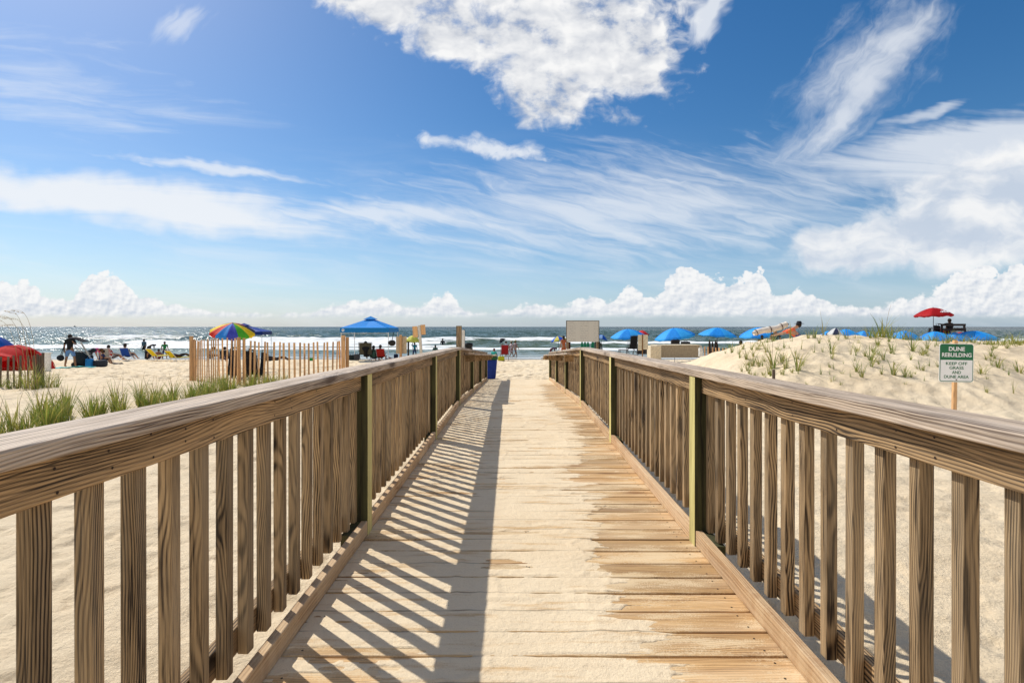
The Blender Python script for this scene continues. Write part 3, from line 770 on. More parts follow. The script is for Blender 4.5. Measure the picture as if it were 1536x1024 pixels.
# ------------------------------------------------------------------ beach kit
def panel(bm, a, b, c, d, th=.012, mi=0):
    a, b, c, d = map(Vector, (a, b, c, d)); n = (b - a).cross(d - a).normalized() * th
    hexa(bm, [a, b, c, d, a + n, b + n, c + n, d + n], 0, mi)
def beach_chair(label, px, d, fabric, yaw=0.0, frame=(.5, .5, .5), w=.56, hb=.75, seat=.28, z=None, group=None):
    xx = X(px, d); t = thing('beach_chair', label, 'chair', (xx, d, (G(xx, d) if z is None else z)), yaw, group); g = w / 2
    bm = bmesh.new(); panel(bm, (-g + .03, -.05, seat), (g - .03, -.05, seat), (g - .03, -.05 - .22, seat + hb - .25), (-g + .03, -.27, seat + hb - .25)); build('backrest', bm, cl(fabric, .15), t)
    bm = bmesh.new(); panel(bm, (-g + .03, -.04, seat - .02), (g - .03, -.04, seat - .02), (g - .03, .42, seat + .03), (-g + .03, .42, seat + .03)); build('seat', bm, cl(fabric, .15), t)
    bm = bmesh.new()
    for s in (-g, g):
        tube(bm, [(s, .42, seat + .04), (s, -.04, seat - .02), (s, -.29, seat + hb - .22)], .013, 6)
        tube(bm, [(s, .40, 0), (s, -.16, seat + .20), (s, .30, seat + .22)], .012, 6)
        tube(bm, [(s, -.30, 0), (s, .34, seat + .03)], .012, 6)
        box(bm, s - .025, s + .025, -.16, .30, seat + .215, seat + .24, .004)
    tube(bm, [(-g, -.29, seat + hb - .22), (g, -.29, seat + hb - .22)], .013, 6); tube(bm, [(-g, -.30, .01), (g, -.30, .01)], .012, 6)
    build('frame', bm, cl(frame, 0, .4), t)
    return t
def lounger(label, px, d, col, yaw=0.0):
    xx = X(px, d); t = thing('beach_lounger', label, 'lounger', (xx, d, G(xx, d)), yaw, 'yellow loungers near the water')
    bm = bmesh.new(); panel(bm, (-.3, -.2, .32), (.3, -.2, .32), (.3, -.62, .78), (-.3, -.62, .78), .02); build('backrest', bm, cl(col, .2), t)
    bm = bmesh.new(); panel(bm, (-.3, -.18, .31), (.3, -.18, .31), (.3, 1.0, .33), (-.3, 1.0, .33), .02); build('seat', bm, cl(col, .2), t)
    bm = bmesh.new()
    for s in (-.31, .31):
        tube(bm, [(s, 1.0, .31), (s, -.2, .30), (s, -.64, .79)], .014, 6)
        for yy in (-.25, .35, .9): tube(bm, [(s, yy, 0), (s, yy, .31)], .012, 6)
        tube(bm, [(s, -.55, .02), (s, -.2, .3)], .012, 6)
    tube(bm, [(-.31, -.64, .79), (.31, -.64, .79)], .014, 6)
    build('frame', bm, cl((.75, .75, .72), 0, .4), t)
    return t
def umbrella(label, px, d, cols, diam=2.1, ztop=None, rise=.55, tilt=(0, 0), base=None, pole_col=(.15, .15, .16), n=8, group=None, name='beach_umbrella', rot=0.0, valance=.07, polelen=None):
    xx = X(px, d); gz = G(xx, d) if base is None else base
    t = thing(name, label, 'umbrella', (xx, d, gz), 0, group)
    H = (ztop if ztop is not None else gz + 2.0) - gz
    cn = bpy.data.objects.new('canopy', None)
    bm = bmesh.new(); mats = [cl(c, .25, .65) for c in cols]; R0 = diam / 2; rings = []; K = 8; seg = n * 4
    for i in range(K + 1):
        f = i / K; ring = []
        for k in range(seg):
            a = 2 * math.pi * k / seg + rot; rib = abs(math.cos(n * (a - rot) / 2))
            r_ = R0 * f * (0.93 + .07 * rib ** 2 * f if f > .2 else .95); zz = H - rise * (f ** 1.8) - .03 * (1 - rib) * f
            ring.append(bm.verts.new((r_ * math.cos(a), r_ * math.sin(a), zz)))
        rings.append(ring)
    ring = []
    for k in range(seg):
        v = rings[-1][k].co; rib = abs(math.cos(n * (2 * math.pi * k / seg) / 2)); ring.append(bm.verts.new((v.x * .995, v.y * .995, v.z - valance * (1 - .35 * rib))))
    rings.append(ring)
    for a_, b_ in zip(rings, rings[1:]):
        for k in range(seg):
            try: f = bm.faces.new((a_[k], a_[(k + 1) % seg], b_[(k + 1) % seg], b_[k]))
            except ValueError: continue
            f.material_index = (k // 4) % len(mats); f.smooth = True
    bmesh.ops.remove_doubles(bm, verts=rings[0], dist=.0001)
    T = Matrix.Translation((0, 0, H - rise)) @ Matrix.Rotation(R(tilt[1]), 4, 'Y') @ Matrix.Rotation(R(tilt[0]), 4, 'X') @ Matrix.Translation((0, 0, -(H - rise)))
    bmesh.ops.transform(bm, matrix=T, verts=bm.verts[:])
    o = build('canopy', bm, mats, t, False)
    md = o.modifiers.new('solid', 'SOLIDIFY'); md.thickness = .006
    top = T @ Vector((0, 0, H + .04)); mid = T @ Vector((0, 0, H - rise))
    bm = bmesh.new(); tube(bm, [(0, 0, -.3), (0, 0, H - rise - .15), mid, top], .018, 8); build('pole', bm, cl(pole_col, 0, .4), t, True)
    bm = bmesh.new()
    for k in range(n):
        a = 2 * math.pi * k / n + rot; c_, s_ = math.cos(a), math.sin(a)
        tube(bm, [T @ Vector((c_ * R0 * f * .97, s_ * R0 * f * .97, H - rise * f ** 1.8 - .014)) for f in (.05, .35, .7, .98)], .006, 4)
        tube(bm, [T @ Vector((c_ * R0 * .5, s_ * R0 * .5, H - rise * .5 ** 1.8 - .02)), T @ Vector((0, 0, H - rise - .05))], .005, 4)
    build('ribs', bm, cl((.3, .3, .3), 0, .4), t)
    return t
def bag(label, px, d, w, h, col, dep=.25, z=None, cat='bag', name='beach_bag'):
    xx = X(px, d); t = thing(name, label, cat, (xx, d, (G(xx, d) if z is None else z)))
    bm = bmesh.new(); box(bm, -w / 2, w / 2, -dep / 2, dep / 2, 0, h, min(w, h, dep) * .22)
    for v in bm.verts: v.co += Vector((random.uniform(-.015, .015), random.uniform(-.015, .015), random.uniform(-.01, .01) if v.co.z > .05 else 0))
    build('body', bm, cl(col), t, True)
    bm = bmesh.new(); tube(bm, [(-w * .25, -dep / 2 - .005, h * .7), (-w * .2, -.02, h * 1.25), (w * .2, -.02, h * 1.25), (w * .25, -dep / 2 - .005, h * .7)], .012, 6); build('handle', bm, cl(tuple(c * .6 for c in col)), t)
    return t
BLUE = (0.05, 0.44, 0.93); BLUE2 = (0.02, 0.30, 0.82)
random.seed(77)
UG = 'blue rental umbrellas right of the boardwalk'
umbrella('blue umbrella nearest the notice board with a dark chair beneath it', 942, 33, [BLUE, BLUE2], 2.25, Z(493.5, 33), .46, (6, -4), group=UG)
umbrella('blue umbrella tilted left above the beige storage box', 1012, 31, [BLUE, BLUE2], 2.45, Z(492, 31), .52, (4, -9), group=UG)
umbrella('blue umbrella above the dark folded stakes and short pickets', 1076, 32, [BLUE, BLUE2], 2.35, Z(491.5, 32), .46, (3, 3), group=UG)
umbrella('blue umbrella half hidden behind the rolled white bundle', 1138, 31, [BLUE, BLUE2], 2.3, Z(491, 31), .48, (3, -6), group=UG)
for px, lab, dm, yy in ((1243, 'small piece of blue umbrella showing over the dune, leftmost along the crest', 1.4, 494), (1269, 'blue umbrella over the dune crest beside white striped one', 1.9, 491.5),
                    (1296, 'blue umbrella tilted behind the dune left of the tall crest grass', 1.7, 494), (1357, 'bright blue umbrella behind the dune, left of the lifeguard stand', 2.0, 494),
                    (1402, 'blue umbrella over the dune directly below the lifeguard stand pole', 2.1, 495), (1432, 'blue umbrella over the dune under the right side of the lifeguard stand', 1.9, 496.5), (1462, 'wide blue umbrella over the dune above the dune sign, rightmost', 2.7, 494)):
    umbrella(lab, px, 30.5, [BLUE, BLUE2], dm * .84, Z(yy + 2.2, 30.5), .42, (4, random.uniform(-8, 6)), group=UG)
umbrella('white and navy striped umbrella peeking over the dune crest', 1252, 30, [(.75, .75, .72), (.05, .06, .12)], .9, Z(492, 30), .4, (3, 10))
umbrella('small red umbrella behind the blue umbrella by the notice board', 963, 48, [(.75, .05, .05)], 1.3, Z(495.5, 48), .4)
umbrella('small red umbrella behind the lifeguard stand', 1440, 45, [(.65, .05, .04)], 1.5, Z(498, 45), .4)
umbrella('small blue and yellow umbrella between the two people by the water', 838, 46, [(.02, .12, .6), (.75, .65, .1)], 1.4, Z(504, 46), .35, (0, -12))
umbrella('small blue umbrella by the water right of the notice board', 902, 47, [(.02, .12, .55), (.3, .5, .8)], 1.2, Z(502, 47), .35, (0, 14))
RB = [(.80, .60, .02), (.02, .11, .52), (.08, .45, .05), (.03, .03, .05), (.70, .04, .03), (.80, .60, .02), (.06, .2, .62), (.65, .04, .03)]
umbrella('rainbow coloured umbrella behind the picket fence', 349, 21, [(.03, .03, .05), (.72, .04, .03), (.10, .50, .04), (.85, .65, .02), (.72, .04, .03), (.03, .03, .05), (.88, .66, .02), (.75, .05, .03), (.05, .32, .80), (.09, .11, .55), (.12, .52, .04), (.88, .66, .02)], 1.68, Z(484.5, 21), .36, (14, 9), rot=.25, valance=.12, n=12)
umbrella('pale yellow umbrella behind the small sign posts', 619, 40, [(.72, .70, .12)], 1.15, Z(503, 40), .40, valance=.15)
umbrella('dark blue umbrella cut by the left edge of the view', -14, 27, [(.012, .07, .38), (.02, .12, .5)], 1.9, Z(502, 27), .55, (0, 8))
# big red canopy collapsed on its side
xx = X(24, 22); t = thing('beach_tent', 'big red domed sun shelter beside the turquoise mat at the far left', 'sun shelter', (xx, 22, G(xx, 22)))
bm = bmesh.new(); n = 22; K = 12; rows = []
for i in range(K + 1):
    f = i / K; row = []
    for k in range(n + 1):
        a = math.pi * k / n; rr = 1.05 * (1 + .02 * math.sin(k * 2.1)); row.append(bm.verts.new((-rr * math.cos(a) - .05, -0.75 + 1.5 * f, math.sin(a) ** .8 * 1.18 * (1 - .35 * (2 * f - 1) ** 2) + .02 * math.sin(k * 1.7 + i))))
    rows.append(row)
for a_, b_ in zip(rows, rows[1:]):
    for k in range(n):
        if k > n - 7 and k < n - 1 and a_ in (rows[4], rows[5], rows[6]): continue
        f = bm.faces.new((a_[k], a_[k + 1], b_[k + 1], b_[k])); f.smooth = True
bm.faces.new(rows[0][:n - 6] + [rows[0][0]][:0])
bm.faces.new(list(reversed(rows[-1])))
o = build('shell', bm, cl((.72, .035, .03), .3), t); o.modifiers.new('s', 'SOLIDIFY').thickness = .01
bm = bmesh.new()
for yy in (-.76, -.25, .25, .76):
    sc_ = (1 - .35 * (yy / .75) ** 2); tube(bm, [(-1.06 * math.cos(math.pi * k / 16) - .05, yy, math.sin(math.pi * k / 16) ** .8 * 1.185 * sc_ + .01) for k in range(17)], .012, 5)
build('hoops', bm, cl((.4, .02, .02)), t)
bm = bmesh.new(); panel(bm, (.9, -.85, .02), (1.3, -.8, .02), (1.12, -.5, .2), (.9, -.5, .5)); build('flap', bm, cl((.72, .035, .03), .3), t)
# turquoise mat
d = 23.5; xa, xb = X(-20, d), X(112, d); bm = bmesh.new(); n = 24
for i in range(n):
    for j in range(4):
        pass
vv = [[bm.verts.new((xa + (xb - xa) * i / n, 23.2 + 1.5 * j / 6 + .0, G(xa + (xb - xa) * i / n, 23.2 + 1.5 * j / 6) + .05 + .02 * math.sin(i * 1.3 + j))) for j in range(7)] for i in range(n + 1)]
for i in range(n):
    for j in range(6): bm.faces.new((vv[i][j], vv[i + 1][j], vv[i + 1][j + 1], vv[i][j + 1])).smooth = True
o = build('beach_mat', bm, cl((.12, .62, .62))); o.modifiers.new('s', 'SOLIDIFY').thickness = .02; tag(o, 'long turquoise beach mat spread behind the dark fence', 'mat')
bm = bmesh.new(); d = 20.5; box(bm, X(65, d), X(74, d), d, d + .1, G(X(70, d), d) - .02, Z(530, d), .03); box(bm, X(64, d), X(75, d), d - .02, d + .12, Z(530, d) + .001, Z(528.5, d), .01)
o = build('white_cooler', bm, cl((.72, .70, .66), 0, .4)); tag(o, 'pale upright cooler at the right end of the dark fence', 'cooler')

# man with gear
mp = dict(wrl=(-.30, .06, .88), hal=(-.30, .08, .80), elr=(.30, -.06, 1.18), wrr=(.20, -.12, 1.36), har=(.16, -.12, 1.44), knl=(-.18, .02, .49), anl=(-.24, 0, .07), tol=(-.25, .14, .035), knr=(.2, .02, .49), anr=(.27, 0, .07), tor=(.29, .14, .035))
person('man in a black top and light blue shorts standing with gear over his shoulder', 105, 25.4, 'stand', 1.62, .15, (.012, .012, .015), (.16, .28, .52), TAN, over=mp)
d = 25.0; xx = X(108, d); t = thing('folded_canopy', 'black curved cover carried on the shoulder of the standing man', 'cover', (xx, d, Z(511, d)), .0)
bm = bmesh.new(); K = 10
rows = [[bm.verts.new((-.2 + .9 * i / K, -.22 + .44 * j / 5, .20 * math.sin(math.pi * (i / K) ** .7) * (1 - .5 * (2 * j / 5 - 1) ** 2) + (.0 if i < 8 else -.03))) for j in range(6)] for i in range(K + 1)]
for i in range(K):
    for j in range(5): bm.faces.new((rows[i][j], rows[i + 1][j], rows[i + 1][j + 1], rows[i][j + 1])).smooth = True
o = build('cloth', bm, cl((.012, .012, .016)), t); o.modifiers.new('s', 'SOLIDIFY').thickness = .03
bm = bmesh.new(); tube(bm, [(.1, .0, -.1), (.9, .0, -.62)], .012, 6); tube(bm, [(.1, .0, -.25), (.75, .0, -.68)], .012, 6); build('poles', bm, cl((.3, .3, .3), 0, .4), t)
d = 25.2; xx = X(91, d); t = thing('carry_bag', 'black bag hanging from the left hand of the standing man', 'bag', (xx, d, Z(541, d)))
bm = bmesh.new(); blob(bm, (0, 0, .15), .16, 2, .08, 0, (1.1, .7, .95)); build('body', bm, cl((.02, .02, .025)), t, True)
bm = bmesh.new(); tube(bm, [(-.02, 0, .25), (.10, 0, .55), (.16, 0, .72)], .015, 6); tube(bm, [(.05, 0, .25), (.14, 0, .5), (.17, 0, .70)], .015, 6); build('strap', bm, cl((.02, .02, .025)), t)
# stroller / wagon pile
d = 26; xx = X(124, d); t = thing('stroller', 'dark loaded beach cart with a pale bar standing right of the man', 'cart', (xx, d, G(xx, d)))
bm = bmesh.new(); box(bm, -.35, .25, -.2, .3, .12, .78, .09)
for k in range(16): blob(bm, (random.uniform(-.35, .5), random.uniform(-.2, .2), random.uniform(.2, .85)), random.uniform(.09, .17), 1, .15)
build('load', bm, cl((.02, .03, .04)), t, True)
bm = bmesh.new(); box(bm, -.38, .9, -.22, .32, .05, .14, .03); build('base', bm, cl((.015, .015, .018)), t)
bm = bmesh.new(); tube(bm, [(.12, -.25, 1.25), (.55, -.28, .6), (.85, -.28, .1)], .035, 8); tube(bm, [(-.2, -.22, 1.0), (.15, -.25, .75)], .015, 6); build('push_bar', bm, cl((.55, .5, .42)), t)
for s in (-.25, .6):
    bm = bmesh.new(); tube(bm, [(s, -.26, .12), (s, -.2, .12)], .12, 14); build('wheel', bm, cl((.02, .02, .02)), t)
d = 25.9; bag('bright blue bag leaning in the pile of gear beside the cart', 134.5, 25.6, .3, .42, (.02, .2, .5))
bag('dark grey crate at the right end of the gear pile', 150.5, 25.8, .50, .34, (.035, .04, .05), .4, cat='crate', name='storage_crate')
person('person in a magenta shirt bending over the gear pile', 134, 27.2, 'bend', 1.5, -1.35, (.55, .01, .22), (.02, .02, .03), SKIN, hair=(.10, .05, .02))
person('person in navy seated just right of the magenta shirt', 151, 28.5, 'ground', 1.5, -.5, (.02, .03, .09), (.03, .03, .04), TAN)
beach_chair('small grey chair just left of the seated person in the red chair', 157, 31, (.35, .34, .32), .4)
beach_chair('red beach chair facing the sea, right of the gear pile', 166, 33, (.42, .015, .015), -.25)
person('person leaning back in the red chair with legs stretched right', 167, 33.0, 'sit', 1.65, -.5, (.35, .02, .03), (.03, .03, .05), SKIN)
beach_chair('bright blue beach chair between the red chair and the person in black', 190, 33, (.015, .07, .36), .05)
person('person in a dark hat seated in the bright blue chair', 190.5, 33.05, 'sit', 1.65, -.1, (.03, .05, .12), (.03, .03, .05), SKIN, hat=(.05, .04, .035))
bm = bmesh.new(); d = 29; xx = X(178, d)
vv = [[bm.verts.new((xx + .45 * (i / 8 - .5), d + .5 * (j / 4 - .5), G(xx + .45 * (i / 8 - .5), d) + .04 + .02 * math.sin(i + j))) for j in range(5)] for i in range(9)]
for i in range(8):
    for j in range(4): bm.faces.new((vv[i][j], vv[i + 1][j], vv[i + 1][j + 1], vv[i][j + 1]))
o = build('beach_towel', bm, cl((.02, .02, .025))); o.modifiers.new('s', 'SOLIDIFY').thickness = .03; tag(o, 'black towel dropped flat on the open sand below the red chair', 'towel')
person('person in black seated on the sand left of the yellow loungers', 220, 34.2, 'ground', 1.7, -.4, (.012, .012, .016), (.02, .02, .03), TAN, hair=(.02, .015, .01))
lounger('yellow lounger with a child behind it, left of the pair', 238, 33.3, (.78, .62, .015), -.45)
lounger('yellow lounger by the fence post, right of the pair', 266, 33.3, (.78, .62, .015), -.45)
person('person in green standing behind the left yellow lounger', 247, 36.3, 'stand', 1.25, .5, (.02, .20, .06), (.02, .03, .12), TAN)
person('child whose head shows above the left yellow lounger', 237, 35.8, 'ground', 1.35, .2, (.25, .12, .08), (.3, .02, .02), TAN)
person('person in dark clothes lying on the right yellow lounger', 268, 33.5, 'lie', 1.5, -.45, (.03, .03, .035), (.02, .02, .02), BROWN, z=G(X(268, 33.5), 33.5) + .22)
# waders
WG = 'people in the water'
person('man in a blue grey shirt wading in the surf', 216, 52, 'stand', 1.7, 2.9, (.08, .15, .2), (.012, .015, .02), BROWN, z=SEA_Z - .62, group=WG)
person('child bending over in the surf right of the wading man', 225, 53, 'bend', 1.3, -1.3, (.03, .03, .04), (.02, .02, .03), BROWN, z=SEA_Z - .35, group=WG)
person('dark figure standing in the surf left of the tall brown post', 664, 60, 'stand', 1.7, .4, (.02, .025, .03), (.02, .02, .03), BROWN, z=SEA_Z - .75, group=WG)
person('bather sitting low in the surf above the left railing', 653, 44, 'stand', 1.4, 0, (.04, .10, .08), (.02, .02, .03), BROWN, z=SEA_Z - .65, group=WG)
# behind the fence
person('person bent forward on a low chair behind the left half of the picket fence', 314, 33, 'sit', 1.6, -1.0, None, (.02, .02, .025), SKIN, over=dict(che=(0, .06, .66), nec=(0, .18, .78), h0=(0, .24, .84), h1=(0, .28, .92), shl=(-.19, .08, .72), shr=(.19, .08, .72)))
beach_chair('black low chair behind the left half of the picket fence', 314, 32.8, (.015, .015, .02), -1.0)
person('person in a pale pink top seated behind the picket fence', 338, 33, 'sit', 1.6, .3, (.42, .3, .36), (.02, .02, .025), SKIN)
beach_chair('dark chair under the person in pale pink behind the fence', 337.5, 32.95, (.02, .02, .03), .3)
person('dark dressed person reclining on the sand behind the middle of the picket fence', 414, 33.5, 'lie', 1.65, -1.5, (.02, .02, .025), (.02, .02, .03), BROWN)
bag('small green bag on the sand behind the right half of the picket fence', 467.5, 33, .28, .2, (.02, .25, .05))
bag('low black bag behind the picket fence left of the reclining person', 402, 32.8, .45, .3, (.015, .015, .02))
# rack of folded chairs behind fence
def folded(label, px, d, zt, w, col, lean, group):
    xx = X(px, d); g = G(xx, d); t = thing('folded_chair', label, 'chair', (xx, d, g), random.uniform(-.5, .5), group); H = zt - g
    bm = bmesh.new(); box(bm, -w / 2, w / 2, -.02, .02, .08, H * .92, .01); build('fabric', bm, cl(col), t)
    bm = bmesh.new()
    for s in (-w / 2 - .012, w / 2 + .012): tube(bm, [(s, 0, 0), (s, .02, H)], .013, 6); tube(bm, [(s, .05, 0), (s, .06, H * .8)], .012, 6)
    tube(bm, [(-w / 2, .02, H), (w / 2, .02, H)], .013, 6)
    build('frame', bm, cl((.045, .03, .025), 0, .4), t)
    t.rotation_euler = (R(random.uniform(-9, 9)), R(lean), t.rotation_euler[2]); return t
random.seed(4)
for i, px in enumerate([344, 349, 355, 368, 373, 379, 385, 391]):
    folded('dark folded chair, %s of those stacked upright behind the picket fence' % (nth(i) + (' from the left' if i else '')), px, 16.6 + .1 * (i % 3), Z(523 + random.uniform(-2, 3), 16.6), .13, random.choice([(.012, .012, .016), (.03, .012, .012), (.015, .02, .03)]), random.uniform(-4, 4), 'dark folded chairs behind the picket fence')
# pop-up canopies
def popup(label, px, d, w, ztop, zval, col, logo=False, rz=0.0):
    xx = X(px, d); g = G(xx, d); t = thing('canopy_tent', label, 'canopy', (xx, d, g), rz); a = w / 2; H = ztop - g; E = zval - g + .28
    bm = bmesh.new(); N = 8
    def P_(u, v):   # square pyramid, gently sagging
        m_ = max(abs(u), abs(v)); return (u * a, v * a, E + (H - .12 - E) * (1 - m_) - .10 * math.sin(math.pi * m_) * (1 - .9 * min(abs(abs(u) - abs(v)) * 0 + (1 - abs(abs(u) - abs(v))), 1)))
    g_ = [[bm.verts.new(P_(-1 + 2 * i / 16, -1 + 2 * j / 16)) for j in range(17)] for i in range(17)]
    for i in range(16):
        for j in range(16):
            bm.faces.new((g_[i][j], g_[i + 1][j], g_[i + 1][j + 1], g_[i][j + 1]))
    o = build('roof', bm, cl(col, .25, .55), t); o.modifiers.new('s', 'SOLIDIFY').thickness = .008
    bm = bmesh.new(); c = .25 * a
    tp = bm.verts.new((0, 0, H)); q = [bm.verts.new((x_ * c, y_ * c, H - .20)) for x_, y_ in ((-1, -1), (1, -1), (1, 1), (-1, 1))]
    for k in range(4): bm.faces.new((tp, q[k], q[(k + 1) % 4]))
    o = build('vent_cap', bm, cl(tuple(v * .8 for v in col), .2), t); o.modifiers.new('s', 'SOLIDIFY').thickness = .008
    bm = bmesh.new()
    for (x0, y0, x1, y1) in ((-a, -a, a, -a), (a, -a, a, a), (a, a, -a, a), (-a, a, -a, -a)):
        panel(bm, (x0, y0, E - .28), (x1, y1, E - .28), (x1, y1, E), (x0, y0, E), .008)
    build('valance', bm, cl(tuple(v * .55 for v in col), .1, .6), t)
    for x_, y_ in ((-1, -1), (1, -1), (1, 1), (-1, 1)):
        bm = bmesh.new(); box(bm, x_ * (a - .05) - .018, x_ * (a - .05) + .018, y_ * (a - .05) - .018, y_ * (a - .05) + .018, -.1, E - .02, .003); build('leg', bm, cl((.75, .75, .74), 0, .4), t)
    bm = bmesh.new()
    for k in range(8):
        x0 = -a + .05 + (2 * a - .1) * k / 8; x1 = x0 + (2 * a - .1) / 8
        tube(bm, [(x0, -a + .06, E - (.12 if k % 2 else .36)), (x1, -a + .06, E - (.36 if k % 2 else .12))], .012, 4)
    tube(bm, [(-a + .05, -a + .06, E - .34), (a - .05, -a + .06, E - .34)], .012, 4)
    build('truss', bm, cl((.65, .65, .64), 0, .4), t)
    if logo:
        bm = bmesh.new(); c0 = (-a + .18, -a - .012, E - .14)
        vs = [bm.verts.new((c0[0] + .085 * math.cos(k * .3927), c0[1], c0[2] + .085 * math.sin(k * .3927))) for k in range(16)]; bm.faces.new(vs)
        o = build('emblem', bm, cl((.8, .8, .8)), t); o.modifiers.new('s', 'SOLIDIFY').thickness = .004
        bm = bmesh.new(); panel(bm, (c0[0] - .05, c0[1] - .006, c0[2] - .015), (c0[0] + .05, c0[1] - .006, c0[2] - .015), (c0[0] + .05, c0[1] - .006, c0[2] + .02), (c0[0] - .05, c0[1] - .006, c0[2] + .02), .002); build('emblem_mark', bm, cl((.01, .06, .25)), o)
    return t
popup('bright blue pop-up canopy with white legs over the seated group', 556, 33, 2.98, Z(474, 33), Z(498, 33), (0.02, .34, .88), True, .03)
popup('dark blue pop-up canopy behind the rainbow umbrella', 366, 43, 3.6, Z(484.5, 43), Z(502, 43), (0.012, .06, .36), False, .25)
cg = 'seated group under the blue canopy'
beach_chair('large camouflage patterned chair under the blue canopy', 549, 33.2, (.10, .09, .06), .1, (.03, .03, .03), .85, 1.0, .38)
person('person in black in the large chair under the blue canopy, leftmost of the group', 549.5, 33.25, 'sit', 1.95, .05, (.012, .012, .015), (.02, .02, .03), BROWN, group=cg)
beach_chair('dark green chair in the middle of the group under the blue canopy', 561.5, 33.4, (.03, .07, .05), .0, (.1, .1, .1))
person('person in green with dark hair, middle of the group under the canopy', 561.5, 33.4, 'sit', 1.65, 0, (.06, .13, .10), (.02, .02, .03), TAN, long_hair=True, group=cg)
beach_chair('bright red chair at the right of the group under the blue canopy', 572, 33.2, (.55, .03, .02), -.05)
person('person seated in the bright red chair under the canopy', 571.5, 33.3, 'sit', 1.65, 0, (.5, .12, .1), (.02, .02, .03), SKIN, long_hair=True, group=cg)
bag('black cube cooler at the left end under the blue canopy', 528, 33, .36, .36, (.012, .02, .02), .3, cat='cooler', name='cooler')
bag('black and white bag right of the cube cooler under the canopy', 535, 33, .36, .38, (.06, .06, .065))
bag('navy bag standing at the right leg of the blue canopy', 594, 33, .26, .40, (.015, .02, .05))
for k, (px, c_) in enumerate([(580, (.5, .45, .4)), (584, (.6, .3, .25)), (588, (.35, .35, .35))]):
    bag(['pale tote lying right of the bright red chair', 'pinkish tote lying between pale tote and grey tote', 'grey tote lying nearest the right canopy leg'][k], px, 33.3 + .1 * k, .17, .22, c_)
d = 31.4; t = thing('hanging_bag', 'round dark bag hanging from the right corner of the blue canopy', 'bag', (X(588, d), d, Z(519, d)))
bm = bmesh.new(); blob(bm, (0, 0, .19), .2, 2, .07, 0, (1.2, .6, .95)); build('body', bm, cl((.03, .028, .025)), t, True)
bm = bmesh.new(); tube(bm, [(0, 0, .33), (.06, 0, .62), (.10, 0, .86)], .02, 6); build('strap', bm, cl((.03, .028, .025)), t)

# signs seen from behind, left of the ramp
def post_thing(name, label, px, d, w, zt, mat, cat='post', lean=0.0, dep=None):
    bm = bmesh.new(); xx = X(px, d); box(bm, -w / 2, w / 2, -(dep or w) / 2, (dep or w) / 2, -.3 - 0, zt, .004)
    o = build(name, bm, mat, None, False, (xx, d, 0)); o.rotation_euler = (0, lean, 0); tag(o, label, cat); return o
post_thing('wooden_post', 'tall brown square post rising above the left railing at the kink', 688.5, 8.75, .088, Z(488.5, 8.75), M['baluster'])
post_thing('white_post', 'thin white post just right of the tall brown post', 695, 9.6, .05, Z(495, 9.6), cl((.78, .75, .68)))
post_thing('black_stake', 'thin black stake beside the thin white post', 697, 10.2, .018, Z(494, 10.2), cl((.02, .02, .02)))
t = thing('sign_board', 'tan sign seen from behind with its wooden post, right of the blue canopy', 'sign', (X(602, 13), 13, 0))
bm = bmesh.new(); box(bm, -.135, .135, 0, .015, Z(530, 13), Z(504.5, 13), .004); build('panel', bm, cl((.50, .40, .27)), t)
bm = bmesh.new(); box(bm, -.035, .02, -.06, -.004, -.3, Z(502, 13), .004); build('post', bm, M['picket'], t)
t = thing('sign_board', 'tall pale leaning post carrying two narrow tan boards above the horizon', 'sign', (X(626, 12.4), 12.4, 0))
bm = bmesh.new(); box(bm, -.03, .03, -.03, .03, -.3, Z(487.5, 12.4), .004); o = build('post', bm, cl((.68, .62, .52)), t)
for k, (a, b, y0_, y1_) in enumerate(((-.17, -.05, 505, 488.5), (.032, .14, 502, 487))):
    bm = bmesh.new(); box(bm, a, b, .0, .02, Z(y0_, 12.4), Z(y1_, 12.4), .003); build('board', bm, M['picket'], t)
t.rotation_euler = (0, R(-4), 0); t.location.x = X(636, 12.4)
d = 38; person('child in a teal shirt with an arm raised behind the sign posts', 622, d, 'stand', 1.15, .2, (.01, .16, .22), (.02, .05, .15), BROWN, z=G(X(622, d), d) + .05, over=dict(ell=(-.34, 0, 1.38), wrl=(-.24, 0, 1.6), hal=(-.2, 0, 1.66)))
post_thing('dark_pole', 'thin dark pole standing between the sign and the child in teal', 612.5, 24, .07, Z(512, 24), cl((.03, .025, .025)))

# centre of the beach
d = 15.75; t = thing('trash_bin', 'blue bin with a green lid at the end of the left ramp railing', 'bin', (X(735, d), d, G(X(735, d), d)))
bm = bmesh.new(); hh = Z(539, d) - t.location.z
hexa(bm, [(-.17, -.17, 0), (.17, -.17, 0), (.17, .17, 0), (-.17, .17, 0), (-.22, -.22, hh), (.22, -.22, hh), (.22, .22, hh), (-.22, .22, hh)], .03); build('body', bm, cl((.010, .035, .24), 0, .5), t)
bm = bmesh.new(); box(bm, -.24, .24, -.24, .24, hh + .001, hh + .09, .03); build('lid', bm, cl((.03, .11, .04), 0, .5), t)
bm = bmesh.new(); box(bm, -.2, .2, -.2, .2, hh + .095, hh + .14, .02); build('lid_tray', bm, cl((.4, .33, .2), 0, .7), t)
d = 21; t = thing('trash_barrel', 'black round topped barrel just right of the thin white post', 'barrel', (X(703, d), d, G(X(703, d), d)))
g0 = t.location.z; H_ = Z(514, d) - g0
bm = bmesh.new(); tube(bm, [(0, 0, 0), (0, 0, H_ - .20)], [.14, .165], 20); build('body', bm, cl((.05, .04, .035), 0, .5), t, True)
bm = bmesh.new(); tube(bm, [(0, 0, H_ - .199), (0, 0, H_ - .13), (0, 0, H_ - .03), (0, 0, H_)], [.13, .175, .17, .10], 20); build('lid', bm, cl((.012, .012, .012), 0, .5), t, True)
